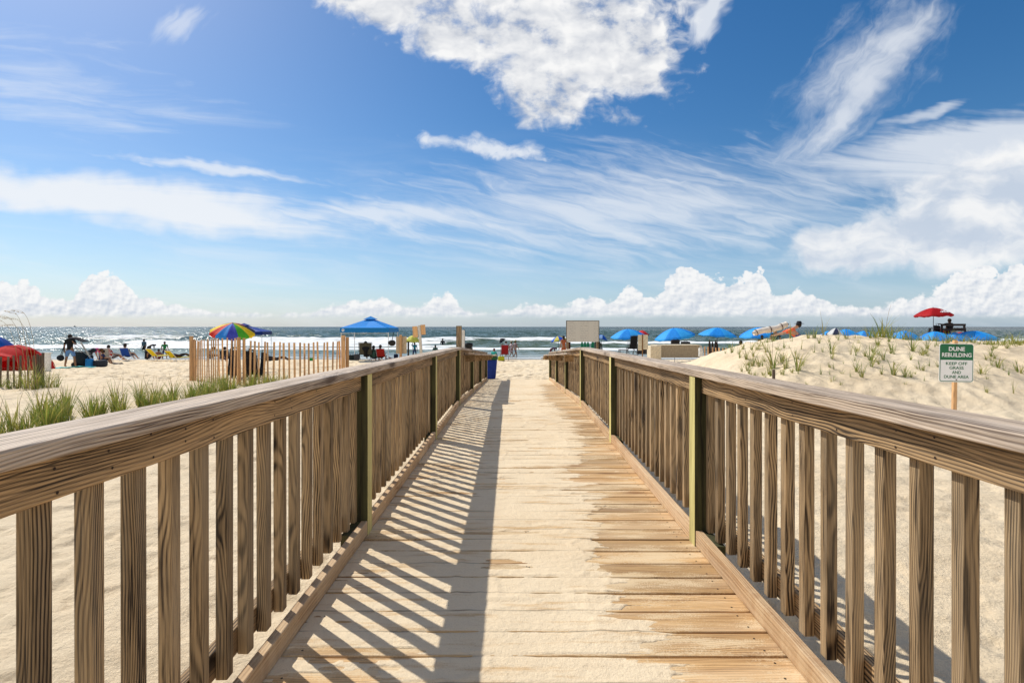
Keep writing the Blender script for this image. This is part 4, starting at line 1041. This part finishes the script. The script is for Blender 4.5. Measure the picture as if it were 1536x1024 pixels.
beach_chair('dark red tall backed chair at the middle of the beach', 757, 33.5, (.28, .015, .02), .08, (.2, .12, .1), .52, .85, .42)
bag('yellow green bag under the dark red chair', 752, 33.1, .42, .30, (.42, .42, .02), .3)
person('person in a turquoise shirt seated left of the dark red chair', 740.5, 36, 'ground', 1.4, -.3, (.03, .42, .34), (.03, .03, .04), TAN, hair=(.16, .04, .02), group='people at the middle of the beach')
beach_chair('pale low chair under the person in turquoise', 740.5, 35.8, (.45, .42, .36), -.2, w=.5, hb=.45, seat=.08)
wg = 'people at the middle of the beach'
person('person in a blue and white top behind the dark red chair', 759, 40.2, 'walk', 1.35, -.8, (.45, .55, .65), (.3, .3, .32), TAN, group=wg)
person('woman in a pale pink dress walking right of the dark red chair', 767, 40.4, 'walk', 1.35, -1.2, (.60, .48, .50), None, TAN, dress=True, hat=(.5, .42, .28), group=wg)
person('slim person in a patterned dark outfit, rightmost of the walking group', 773, 40.0, 'walk', 1.4, -1.0, (.28, .2, .2), (.2, .12, .12), SKIN, hat=(.45, .38, .2), group=wg)
umbrella('small black umbrella held behind the walking group', 753.5, 40.6, [(.012, .012, .015)], .55, Z(507, 40.6), .22, (0, -35), valance=.05, base=Z(531, 40.6))
person('small child bending towards the black bag left of the notice board', 826, 38.5, 'bend', 1.15, -1.5, (.10, .05, .12), (.12, .02, .04), BROWN, z=G(X(826, 38), 38) + .05)
bag('black bag on the sand between the child and the woman in orange', 834, 37, .28, .20, (.015, .015, .02))
person('woman in an orange brown swimsuit standing left of the notice board', 845.5, 35.5, 'stand', 1.65, .5, (.36, .10, .04), (.36, .09, .03), TAN, long_hair=True, sleeve=False)
bag('small white bag on the sand at the end of the right ramp railing', 816, 35.5, .4, .2, (.62, .62, .6))
# notice board
d = 19.0; t = thing('notice_board', 'large pale grey notice board with faint writing on two posts behind the ramp', 'notice board', (X(874, d), d, G(X(874, d), d)), 0)
gz = t.location.z; z0, z1 = Z(512.5, d) - gz, Z(481.5, d) - gz; w = 48 * d / F / 2
m, nt, b = new_mat('faint print'); x_, y_, z_ = sep(nt, texco(nt))
ln = ((z_ * 100.0).sin()).ss(.2, .8); tx = noise(nt, comb(nt, x_ * 26.0, 0.0, z_ * 16.0), 1.0, 3.0, .7).ss(.45, .6); colm = ((x_ * 13.0 + .7).sin()).ss(-.55, -.3)
nt.links.new(mixc(nt, ln * tx * colm * .7, (.56, .53, .47), (.22, .21, .20)), b.inputs['Base Color']); b.inputs['Roughness'].default_value = .6
bm = bmesh.new(); box(bm, -w, w, -.012, .012, z0, z1, .002); build('panel', bm, m, t)
bm = bmesh.new()
for a in ((-w - .022, -w - .001, z0 - .02, z1 + .02), (w + .001, w + .022, z0 - .02, z1 + .02), (-w, w, z1 + .001, z1 + .022)): box(bm, a[0], a[1], -.02, .02, a[2], a[3], .002)
build('frame', bm, cl((.10, .09, .075)), t)
for s in (-w + .04, w - .04):
    bm = bmesh.new(); box(bm, s - .03, s + .03, .014, .08, -.3, z1 - .02, .003); build('post', bm, M['baluster'], t)
random.seed(6)
for i, px in enumerate([873, 877.5, 882, 888.5, 891]):
    d = 24 + .3 * i; xx = X(px, d); g = G(xx, d); H = Z(512.8, d) - g
    t = thing('folded_umbrella', 'furled green umbrella standing under the notice board, %s' % (nth(i) + (' from the left' if i else '')), 'umbrella', (xx, d, g), 0, 'furled green umbrellas under the notice board')
    bm = bmesh.new(); tube(bm, [(0, 0, .25), (0, 0, .5), (0, 0, H - .15), (0, 0, H)], [.05, .085, .07, .03], 9); build('canopy', bm, cl((.012, .16, .09)), t, True)
    bm = bmesh.new(); tube(bm, [(0, 0, -.2), (0, 0, H + .06)], .014, 6); build('pole', bm, cl((.1, .1, .1)), t)
d = 23; t = thing('trash_barrel', 'dark barrel standing at the right post of the notice board', 'barrel', (X(896.5, d), d, G(X(896.5, d), d)))
H = Z(512.5, d) - t.location.z; bm = bmesh.new(); tube(bm, [(0, 0, 0), (0, 0, H - .1), (0, 0, H)], [.12, .15, .11], 16); build('body', bm, cl((.03, .035, .03)), t, True)
bm = bmesh.new(); tube(bm, [(.1, 0, H - .06), (.17, 0, H - .1), (.2, 0, H - .35)], .025, 8); build('handle', bm, cl((.05, .06, .055)), t, True)
d = 23; t = thing('small_bin', 'narrow brown bin under the left edge of the notice board', 'bin', (X(853.5, d), d, G(X(853.5, d), d)))
H = Z(513, d) - t.location.z; bm = bmesh.new(); box(bm, -.065, .065, -.06, .06, 0, H - .04, .01); build('body', bm, cl((.05, .02, .015)), t)
bm = bmesh.new(); box(bm, -.072, .072, -.066, .066, H - .038, H, .01); build('lid', bm, cl((.03, .02, .018)), t)
# chairs below first umbrella
random.seed(8)
for i, (px, c_, w_) in enumerate([(948, (.012, .012, .015), .42), (953.5, (.02, .02, .025), .3)]):
    beach_chair(['black chair under the umbrella nearest the notice board', 'second black chair tucked right behind the first one under that umbrella'][i], px, 28.6 + i * .8, c_, .2 - i * .5, (.05, .05, .05), w_, .95, .35, z=Z(532, 28.6 + i * .8))
bag('orange towel bundle hanging behind the black chairs', 951, 33, .28, .12, (.55, .10, .03), .1, z=Z(511, 33), name='towel_bundle', cat='towel')
o = post_thing('low_table', 'low dark table left of the black chair', 935, 29, .50, Z(524, 29), cl((.05, .04, .04)), 'table', 0, .4)
me = o.data; bm = bmesh.new(); H = Z(524, 29); gz = G(X(935, 29), 29); box(bm, -.25, .25, -.2, .2, H - .03, H, .005)
for a in (-.22, .22):
    for b2 in (-.17, .17): box(bm, a - .015, a + .015, b2 - .015, b2 + .015, gz - .05, H - .031, 0)
bm.to_mesh(me); bm.free()
t = thing('sign_board', 'two upright cream boards on a dark post in front of the black chairs', 'sign', (X(964.5, 17), 17, 0))
for a, b2 in ((-.165, -.03), (.0, .165)):
    bm = bmesh.new(); box(bm, a, b2, 0, .02, Z(525.5 if a < -.1 else 524, 17), Z(502, 17), .008); build('board', bm, cl((.60, .52, .38)), t)
bm = bmesh.new(); box(bm, -.028, -.002, -.02, .03, -.2, Z(501, 17), .002); build('post', bm, cl((.22, .11, .04)), t)
bag('dark bag on the sand below the two cream boards', 962, 27, .45, .34, (.02, .02, .025), z=Z(531, 27)); bag('dark round bag with white strap right below the cream boards', 970, 27, .3, .38, (.04, .04, .045), z=Z(531, 27))
# storage box
d = 21.5; t = thing('storage_box', 'long beige storage box with a grey side, left of the short pickets', 'box', (X(1018, d), d, Z(536.3, d)))
w = 66 * d / F / 2; hh = Z(518.2, d) - Z(536.3, d)
bm = bmesh.new(); box(bm, -w, w, 0, .75, 0, hh, .012); build('body', bm, cl((.36, .29, .2)), t)
bm = bmesh.new(); box(bm, -w - .02, w + .02, -.02, .77, hh + .001, hh + .03, .008); build('lid', bm, cl((.62, .53, .38)), t)
t.rotation_euler = (0, 0, .10)
bm = bmesh.new(); dd = 21.3; box(bm, X(975, dd), X(991, dd), dd - .1, dd + .5, Z(541, dd), Z(518.5, dd), .015); o = build('side_crate', bm, cl((.66, .56, .40))); tag(o, 'pale beige crate against the left end of the storage box', 'crate')
bag('dark folded gear lying just above the storage box, left piece', 1013, 26, .42, .28, (.02, .018, .02), z=Z(517.5, 26)); bag('dark rolled gear lying above the storage box, right piece', 1028, 26, .42, .14, (.02, .02, .022), z=Z(516.5, 26))
bag('white plastic bag hanging on the first short picket', 1051, 18.5, .13, .32, (.75, .74, .7), .1, z=Z(535, 18.5))
for i, px in enumerate([1065, 1069, 1072.5, 1076]):
    d = 19.5 + .1 * i; xx = X(px, d); g = G(xx, d); H = Z(511 + 2 * (i % 2), d) - g
    t = thing('folded_umbrella', 'furled dark umbrella stacked upright behind the short pickets, %s' % (nth(i) + (' from the left' if i else '')), 'umbrella', (xx, d, g), 0, 'furled dark umbrellas behind the short pickets')
    bm = bmesh.new(); tube(bm, [(0, 0, .1), (0, 0, .3), (0, 0, H - .12), (0, 0, H)], [.03, .055, .045, .02], 8); build('canopy', bm, cl((.03, .02, .018)), t, True)
    bm = bmesh.new(); tube(bm, [(0, 0, -.2), (0, 0, H + .05)], .012, 6); build('pole', bm, cl((.12, .08, .05)), t)
    t.rotation_euler = (0, R(random.uniform(-4, 4)), 0)
d = 27; beach_chair('dark blue chair behind the short pickets, left of the bushy plant', 1089, d, (.03, .045, .08), 1.2, z=Z(541, d))
person('bare backed person sitting behind the dune beside the bushy plant', 1112.5, 27, 'ground', 1.7, -.1, None, (.02, .02, .05), TAN, z=Z(537, 27))
person('woman in dark red standing under the umbrella behind the rolled bundle', 1143, 30, 'stand', 1.5, -.4, (.12, .03, .03), (.05, .02, .02), TAN, long_hair=True, z=Z(541, 30))
# rolled bundle and the person carrying it
d = 20.5; t = thing('rolled_bundle', 'long white rolled canvas bundle tilted above the dune crest', 'bundle', (X(1155, d), d, Z(494, d)))
bm = bmesh.new(); pp = []; L = 50 * d / F
for j in range(13): f = j / 12; pp.append((-L / 2 + L * f, 0, -.17 + .36 * f + .03 * math.sin(f * 7)))
tube(bm, pp, [.085, .115, .12, .115, .11, .12, .13, .12, .11, .11, .12, .125, .11], 12)
for v in bm.verts: v.co += Vector((0, random.uniform(-.012, .012), random.uniform(-.012, .012)))
build('canvas', bm, cl((.72, .64, .54)), t, True)
for f, w_ in ((1, .01), (6, .02), (10, .012)):
    bm = bmesh.new(); p = Vector(pp[f]); tube(bm, [p + Vector((-w_, 0, -.004)), p + Vector((w_, 0, .004))], .136, 14); build('strap', bm, cl((.12, .06, .04)), t, True)
bm = bmesh.new(); tube(bm, [pp[12], (L / 2 + .05, 0, .19)], .06, 10); build('end_plug', bm, cl((.15, .13, .10)), t, True)
person('person in an orange shirt and black hat bending beside the white bundle', 1197, 19.5, 'bend', 1.6, 1.35, (.80, .13, .05), (.02, .08, .3), SKIN, hat=(.015, .015, .02), z=Z(496, 19.5) - 1.02,
       over=dict(che=(0, .30, 1.12), nec=(0, .12, 1.22), h0=(0, .02, 1.28), h1=(0, -.02, 1.36), shl=(-.18, .32, 1.10), shr=(.18, .32, 1.10), wai=(0, .16, 1.0), pel=(0, 0, .86), ell=(-.2, .62, .98), wrl=(-.15, .85, .92), elr=(.2, .62, .98), wrr=(.15, .85, .92), hal=(-.14, .92, .9), har=(.14, .92, .9)))
person('person in dark clothes crouching under the middle of the white bundle', 1163, 21.5, 'stand', 1.35, 0, (.02, .05, .09), (.12, .03, .05), TAN, z=Z(497, 21.5) - 1.2)

# lifeguard stand
d = 32.0; xc = X(1420, d); g = G(xc, d); t = thing('lifeguard_stand', 'dark wooden lifeguard chair on tall legs behind the dune', 'lifeguard stand', (xc, d, g), .12)
top = Z(485.5, d) - g; seat = Z(500, d) - g; dk_ = cl((.035, .025, .022), 0, .7); a = .76
for s in (-1, 1):
    for q in (-1, 1):
        bm = bmesh.new(); hexa(bm, [(s * (a + .25) - .045, q * .6 - .045, -.2), (s * (a + .25) + .045, q * .6 - .045, -.2), (s * (a + .25) + .045, q * .6 + .045, -.2), (s * (a + .25) - .045, q * .6 + .045, -.2),
                            (s * a - .045, q * .4 - .045, top if q < 0 else seat + .3), (s * a + .045, q * .4 - .045, top if q < 0 else seat + .3), (s * a + .045, q * .4 + .045, top if q < 0 else seat + .3), (s * a - .045, q * .4 + .045, top if q < 0 else seat + .3)], .006); build('leg', bm, dk_, t)
bm = bmesh.new(); box(bm, -a - .1, a + .1, -.45, .5, seat - .08, seat, .006); build('seat', bm, dk_, t)
for k in range(2):
    bm = bmesh.new(); box(bm, -a - .04, a + .04, -.50, -.452, top - .14 - k * .30, top - k * .30, .005); build('back_rail', bm, dk_, t)
for s in (-1, 1):
    bm = bmesh.new(); box(bm, s * a - .06, s * a + .06, -.38, .45, seat + .302, seat + .34, .005); build('armrest', bm, dk_, t)
for k in range(4):
    bm = bmesh.new(); box(bm, -.9, .9, -.66 + k * .035, -.63 + k * .035, .3 + k * .35, .38 + k * .35, .004); build('rung', bm, dk_, t)
person('lifeguard sitting in the tall stand with one arm along the back rail', 1421, 32.0, 'sit', 1.75, 0, (.02, .02, .025), (.3, .02, .02), BROWN, z=g + seat - .18, over=dict(ell=(-.42, -.2, .72), wrl=(-.62, -.22, .76), hal=(-.7, -.22, .76)))
bag('pale bag on the seat of the lifeguard stand beside the lifeguard', 1428, 32.1, .4, .25, (.6, .58, .5), z=g + seat); bag('dark backpack at the left arm of the lifeguard stand', 1405, 32.1, .32, .5, (.02, .02, .022), z=g + seat)
u = umbrella('red umbrella with small white lettering over the lifeguard stand', 1400, 31.6, [(.52, .012, .015), (.42, .01, .012)], 1.95, Z(461.5, 31.6), .46, (0, -2), base=G(X(1400, 31.6), 31.6), valance=.10)
def text(body, size, mat, parent, loc, rot=(R(90), 0, 0), bold=.0, ext=.001, name='lettering', align='CENTER', sx=1.0):
    c = bpy.data.curves.new('txt', 'FONT'); c.body = body; c.size = size; c.align_x = align; c.align_y = 'CENTER'; c.extrude = ext; c.offset = bold
    o = bpy.data.objects.new('txt', c); COL.objects.link(o); dg = bpy.context.evaluated_depsgraph_get()
    me = bpy.data.meshes.new_from_object(o.evaluated_get(dg)); bpy.data.objects.remove(o)
    k = link(name, me, mat, parent, loc); k.rotation_euler = rot; k.scale = (sx, 1, 1); return k
WHT = cl((.85, .85, .85))
uh = Z(461.5, 31.6) - G(X(1400, 31.6), 31.6)
for i, w_ in enumerate(('LIFE', 'GUARD')):
    text(w_, .16, WHT, u, (.16, -.62 - .13 * i, uh - .20 - .075 * i), (R(32), 0, 0), .006, .003, sx=1.25)

# dune sign
d = 7.0; t = thing('dune_sign', 'green and white metal dune sign on a brown stake in front of the dune', 'sign', (X(1432.5, d), d, G(X(1432.5, d), d)))
gz = t.location.z; z0, z1 = Z(573, d) - gz, Z(515.3, d) - gz; w = 51.5 * d / F / 2; cz = (z0 + z1) / 2; hz = (z1 - z0) / 2
def rrect(bm, w, h, r, y, th, cx=0, cz=0, n=6, corners=(1, 1, 1, 1)):
    ptl = []
    for k, (sx, sz, a0) in enumerate(((1, 1, 0), (-1, 1, 90), (-1, -1, 180), (1, -1, 270))):
        rr = r if corners[k] else .0005
        for j in range(n + 1):
            a = R(a0 + 90 * j / n); ptl.append((cx + sx * (w - rr) + rr * math.cos(a), cz + sz * (h - rr) + rr * math.sin(a)))
    f = [bm.verts.new((p[0], y, p[1])) for p in ptl]; b = [bm.verts.new((p[0], y + th, p[1])) for p in ptl]
    bm.faces.new(f); bm.faces.new(list(reversed(b)))
    for k in range(len(f)): bm.faces.new((f[k], b[k], b[(k + 1) % len(f)], f[(k + 1) % len(f)]))
GRN = plain('sign green paint', (.006, .15, .055), .4, .08, 5.0, .4); SW = plain('sign white paint', (.92, .92, .92), .4, .04, 5.0, .4)
bm = bmesh.new(); rrect(bm, w, hz, .035, 0, .003, 0, cz); build('panel', bm, SW, t)
bm = bmesh.new(); rrect(bm, w - .007, hz - .007, .03, -.0012, .001, 0, cz); build('green_border', bm, GRN, t)
sp = z1 - (z1 - z0) * .425
bm = bmesh.new(); rrect(bm, w - .016, (sp - z0 - .016) / 2, .022, -.0022, .0009, 0, (sp + z0 + .016) / 2, corners=(0, 0, 1, 1)); build('white_field', bm, SW, t)
H = z1 - z0
for s_, hh_, ww_, fz, mt, bd in (('DUNE', .108, .47, .138, SW, .0022), ('REBUILDING', .108, .86, .292, SW, .0016), ('KEEP OFF', .078, .62, .515, GRN, .0009), ('GRASS', .078, .41, .628, GRN, .0009), ('AND', .078, .26, .745, GRN, .0009), ('DUNE AREA', .078, .72, .86, GRN, .0009)):
    k = text(s_, .08, mt, t, (0, -.0038, z1 - H * fz), (R(90), 0, 0), bd, .0006)
    xs = [v.co.x for v in k.data.vertices]; ys2 = [v.co.y for v in k.data.vertices]
    cx_, cy_ = (max(xs) + min(xs)) / 2, (max(ys2) + min(ys2)) / 2
    for v in k.data.vertices: v.co.x -= cx_; v.co.y -= cy_
    k.scale = (ww_ * 2 * w / (max(xs) - min(xs)), hh_ * H / (max(ys2) - min(ys2)), 1)
for fz in (.045, .935):
    bm = bmesh.new(); tube(bm, [(0, -.009, z1 - H * fz), (0, .0, z1 - H * fz)], .0085, 10); build('bolt', bm, cl((.12, .07, .05), 0, .5), t)
bm = bmesh.new(); box(bm, -.024, .024, .006, .044, -.3, z1 + .045, .003); build('post', bm, M['picket'], t)
t.rotation_euler = (0, R(1.0), 0)
post_thing('short_stake', 'short dark stake sticking out of the dune foot behind the right railing', 1160.5, 9.0, .04, Z(554, 9.0), M['graypicket'])
# distant ship
d = 9000; bm = bmesh.new(); box(bm, -28, 28, -6, 6, 0, 8, 1.5); box(bm, -20, -6, -4, 4, 8.01, 22, 1); tube(bm, [(8, 0, 8), (8, 0, 26)], 1.2, 6)
o = build('ship', bm, cl((.16, .18, .2)), None, False, (X(113, d), d, SEA_Z - 1)); tag(o, 'tiny grey ship on the horizon above the standing man', 'ship')

# ------------------------------------------------------------------ world: sky and clouds
SUN = Vector((-.75, .62, 1.0)).normalized(); el = math.asin(SUN.z); az = math.atan2(SUN.x, SUN.y)
w = bpy.data.worlds.new('World'); scene.world = w; w.use_nodes = True; nt = w.node_tree; nt.nodes.clear()
sky = nt.nodes.new('ShaderNodeTexSky'); sky.sky_type = 'NISHITA'; sky.sun_disc = False; sky.sun_elevation = el; sky.sun_rotation = az
sky.air_density = 1.0; sky.dust_density = 0.6; sky.ozone_density = 3.0; sky.altitude = 0
gen = texco(nt, 'Generated'); x_, y_, z_ = sep(nt, gen)
ay = y_.abs().max(.04); U = x_ / ay * 768.0 + 774.0; V = 490.0 - z_ / ay * 768.0     # tangent-plane bearings of the sky
uv = comb(nt, U * .01, V * .01, 0.0)
warp = noise(nt, uv, 1.1, 3.0, .6) - .5; warp2 = noise(nt, comb(nt, U * .01 + 31.0, V * .01, 2.0), 1.1, 3.0, .6) - .5
Uw = U + warp * 70.0; Vw = V + warp2 * 46.0
def ell(cx, cy, rx, ry, ang=0.0, u=Uw, v=Vw):
    c, s = math.cos(R(ang)), math.sin(R(ang))
    du = u - cx; dv = v - cy
    a = (du * c + dv * s) / rx; b = (du * -s + dv * c) / ry
    return (a * a + b * b).sqrt() * -1.0 + 1.0          # 1 at centre, 0 at rim, negative outside
def mx(l):
    r = l[0]
    for k in l[1:]: r = r.max(k)
    return r
billow = noise(nt, comb(nt, Uw * .018, Vw * .024, 0.0), 1.0, 8.0, .58)
bv = voro(nt, comb(nt, Uw * .045, Vw * .05, 0.0), 1.0, 3.0, 'F1')
fluff = billow + (.45 - bv) * .12
# streaky noises, turned along the wind
def streak(ang, sx, sy, seed, det=6.0, r_=.6):
    c, s = math.cos(R(ang)), math.sin(R(ang))
    a = (Uw * c + V * s) * sx; b = (Uw * -s + V * c) * sy
    return noise(nt, comb(nt, a, b, seed), 1.0, det, r_, .6)
s1 = streak(6, .004, .03, 1.0); s2 = streak(-50, .009, .030, 5.0, 7.0, .62); s3 = streak(14, .007, .05, 8.0)
# A: the big broken cumulus overhead
A = mx([ell(770, -90, 330, 170, 6), ell(860, 60, 185, 110, 14), ell(560, -5, 130, 50, 20), ell(690, 45, 130, 60, 22), ell(930, 75, 115, 90, 0), ell(825, 130, 90, 65, 10)])
A = (A * 1.35 + (fluff - .43) * 1.7).ss(-.02, .62)
hole = noise(nt, comb(nt, U * .013 + 8.0, V * .017, 4.0), 1.0, 6.0, .62)
A = A * (1.0 - hole.ss(.54, .70) * .7)
# B: right-hand bank
B = mx([ell(1530, 290, 230, 95, -8), ell(1330, 365, 165, 52, -6), ell(1240, 372, 65, 44, 0), ell(1450, 350, 210, 75, 0), ell(1440, 275, 110, 35, -8)])
B = (B * 1.3 + (fluff - .42) * .95).ss(.02, .6) * .93
B2 = (ell(1500, 222, 330, 62, -6) * 1.1 + (s1 - .42) * 1.7).ss(.0, .8) * .72
# C: cirrus plume
C_ = mx([ell(1295, 110, 175, 78, -54), ell(1250, 190, 125, 46, -38), ell(1340, 55, 110, 50, -35)])
C_ = (C_ * 1.0 + (s2 - .44) * 1.5 + (billow - .5) * .8).ss(.0, 1.25) * .72
C2 = (ell(1065, 25, 62, 22, -58) * 1.0 + (s2 - .4) * 1.2).ss(.05, .7) * .8
C3 = (ell(1395, 167, 95, 12, -16) * .9 + (s1 - .45) * 1.5).ss(.1, .8) * .55
# D: cirrus bands, left and centre
D1 = (ell(140, 296, 520, 46, 7) * 1.3 + (s1 - .42) * 1.5).ss(.05, 1.0) * .92
D1 = D1.max((ell(560, 320, 420, 34, 3) * .9 + (s3 - .44) * 1.8).ss(.05, 1.0) * .7)
D2 = (ell(330, 253, 190, 11, 7) * .9 + (s3 - .45) * 1.4).ss(.05, .8) * .7
D3 = (ell(725, 222, 130, 24, 8) * 1.1 + (fluff - .47) * 2.0).ss(.12, .8) * .8
D4 = (ell(960, 310, 480, 100, -3) * .9 + (s3 - .44) * 1.9).ss(.02, 1.15) * .68
D5 = (ell(1005, 272, 58, 7, -2) * .9 + (s3 - .45) * 1.3).ss(.0, 1.1) * .7
D6 = (ell(60, 130, 280, 80, 12) * .45 + (s1 - .45) * 1.9).ss(.1, .9) * .45
D7 = (ell(270, 35, 55, 28, -20) * .8 + (s2 - .45) * 1.6).ss(.1, .9) * .5
thin = ((s1 - .45) * 2.0 + .25).ss(.1, 1.2) * V.ss(180, 330) * .45
# F: cumulus line along the horizon
fc = nt.nodes.new('ShaderNodeFloatCurve'); cu = fc.mapping.curves[0]
prof = [(-300, 30), (0, 64), (40, 66), (75, 40), (100, 44), (125, 70), (150, 86), (180, 70), (215, 44), (270, 26), (340, 14), (440, 12), (490, 26), (530, 34), (575, 38), (605, 22), (640, 30), (662, 46), (690, 28), (720, 14), (760, 20), (800, 30), (840, 24), (890, 42), (915, 34), (945, 56), (975, 42), (1000, 72), (1030, 92), (1065, 84), (1100, 72), (1140, 86), (1165, 44), (1200, 48), (1240, 34), (1300, 24), (1350, 38), (1400, 50), (1440, 84), (1500, 96), (1560, 88), (1900, 40)]
cu.points[0].location = (0, .3); cu.points[1].location = (1, .4)
for px, hh in prof: cu.points.new((px + 400) / 2400, hh / 120)
fc.mapping.update(); un = (U + (warp * 10.0) + 400.0) / 2400.0; nt.links.new(un.k, fc.inputs[1])
topH = S(nt, fc.outputs[0]) * 120.0
hz_ = 474.0 - V                          # height above the cloud base, in the same units
puff = voro(nt, comb(nt, U * .040 + warp * .8, V * .048, 0.0), 1.0, 3.5, 'F1'); pn = noise(nt, comb(nt, U * .035, V * .045, 3.0), 1.0, 6.0, .58)
Fm = (topH * 1.0 - 5.0 - hz_ + ((.42 - puff) * 17.0 + (pn - .5) * 30.0) * (topH / 70.0 + .2)).ss(-2, 4) * (hz_ + (pn - .5) * 10.0).ss(-5, 6)
# tones of the clouds
bl2 = noise(nt, comb(nt, Uw * .018, Vw * .024, 0.0), 1.0, 3.0, .5); lit = noise(nt, comb(nt, Uw * .018 + .22, Vw * .024 + .26, 0.0), 1.0, 3.0, .5)
relief = (bl2 - lit) * 2.2 + (billow - bl2) * 1.2
puff2 = voro(nt, comb(nt, U * .040 + warp * .8 + .14, V * .048 + .18, 0.0), 1.0, 3.5, 'F1')
rel2 = (puff2 - puff) * .9 + (noise(nt, comb(nt, U * .035 + .1, V * .045 + .14, 3.0), 1.0, 6.0, .58) - pn) * -2.2
toneA = (relief * .7 + .80 - hole.ss(.42, .62) * .30).clamp()
toneF = (rel2 * .72 + .62 + (hz_ / (topH.max(12.0))) * .42).clamp()
cA = mixc(nt, toneA, (0.40, .46, .58), (1.0, 1.0, 1.0)); cF = mixc(nt, toneF, (.47, .56, .70), (1.0, 1.0, 1.0))
hs = nt.nodes.new('ShaderNodeHueSaturation'); hs.inputs['Saturation'].default_value = 1.34; hs.inputs['Value'].default_value = 0.93; nt.links.new(sky.outputs[0], hs.inputs['Color'])
SKYG = 8.2
def scale(c, k): return tuple(v * k for v in c)
base = mixc(nt, 1.0, hs.outputs[0], (1.0, 1.0, 1.0), 'MULTIPLY')
low = (1.0 - (490.0 - V).ss(0, 230)) * .50
base = mixc(nt, low, base, scale((.46, .67, .94), SKYG))
cir = D1.max(D2).max(D3).max(D4).max(D5).max(D6).max(D7).max(thin).max(C_).max(C2).max(C3).max(B2)
back_fill = (y_ * -1.0).ss(.05, .45) * noise(nt, comb(nt, x_ * 3.0, y_ * 3.0, z_ * 5.0), 1.0, 5.0, .6).ss(.30, .55) * .85  # unseen cloud veil behind the camera, added as neutral fill for the shadows
base = mixc(nt, back_fill, base, scale((.80, .80, .80), SKYG))
c = mixc(nt, cir, base, scale((.93, .96, 1.0), SKYG))
mulA = nt.nodes.new('ShaderNodeVectorMath'); mulA.operation = 'SCALE'; nt.links.new(cA, mulA.inputs[0]); mulA.inputs[3].default_value = SKYG
mulF = nt.nodes.new('ShaderNodeVectorMath'); mulF.operation = 'SCALE'; nt.links.new(cF, mulF.inputs[0]); mulF.inputs[3].default_value = SKYG
tB = noise(nt, comb(nt, Uw * .008, Vw * .016, 7.0), 1.0, 5.0, .55).ss(.36, .62)
cB = mixc(nt, tB, scale((.62, .70, .82), SKYG), scale((1.0, 1.0, 1.0), SKYG))
c = mixc(nt, B, c, cB)
c = mixc(nt, A, c, mulA.outputs[0])
c = mixc(nt, Fm * .95, c, mulF.outputs[0])
bg = nt.nodes.new('ShaderNodeBackground'); bg.inputs[1].default_value = 0.115; nt.links.new(c, bg.inputs[0])
ow = nt.nodes.new('ShaderNodeOutputWorld'); nt.links.new(bg.outputs[0], ow.inputs[0])
w.cycles.sampling_method = 'MANUAL'; w.cycles.sample_map_resolution = 512

sl = bpy.data.lights.new('sun', 'SUN'); sl.energy = 4.2; sl.angle = R(.5); sl.color = (1.0, .97, .91)
so = bpy.data.objects.new('sun', sl); COL.objects.link(so); so.rotation_euler = SUN.to_track_quat('Z', 'Y').to_euler()

# ------------------------------------------------------------------ camera
cam = bpy.data.cameras.new('camera'); cam.lens = 18.0; cam.sensor_width = 36.0; cam.clip_start = .02; cam.clip_end = 60000
cam.shift_y = -(512 - 490) / 1536; cam.shift_x = -(774 - 768) / 1536
co = bpy.data.objects.new('camera', cam); COL.objects.link(co); co.location = (0, 0, CAMZ)
co.rotation_euler = (R(90), 0, 0); scene.camera = co
vs = scene.view_settings; vs.view_transform = 'Standard'; vs.look = 'None'; vs.exposure = 0.0; vs.gamma = 1.0; vs.use_curve_mapping = False
scene.render.resolution_x = 1024; scene.render.resolution_y = 682
scene.cycles.max_bounces = 6; scene.cycles.use_denoising = True
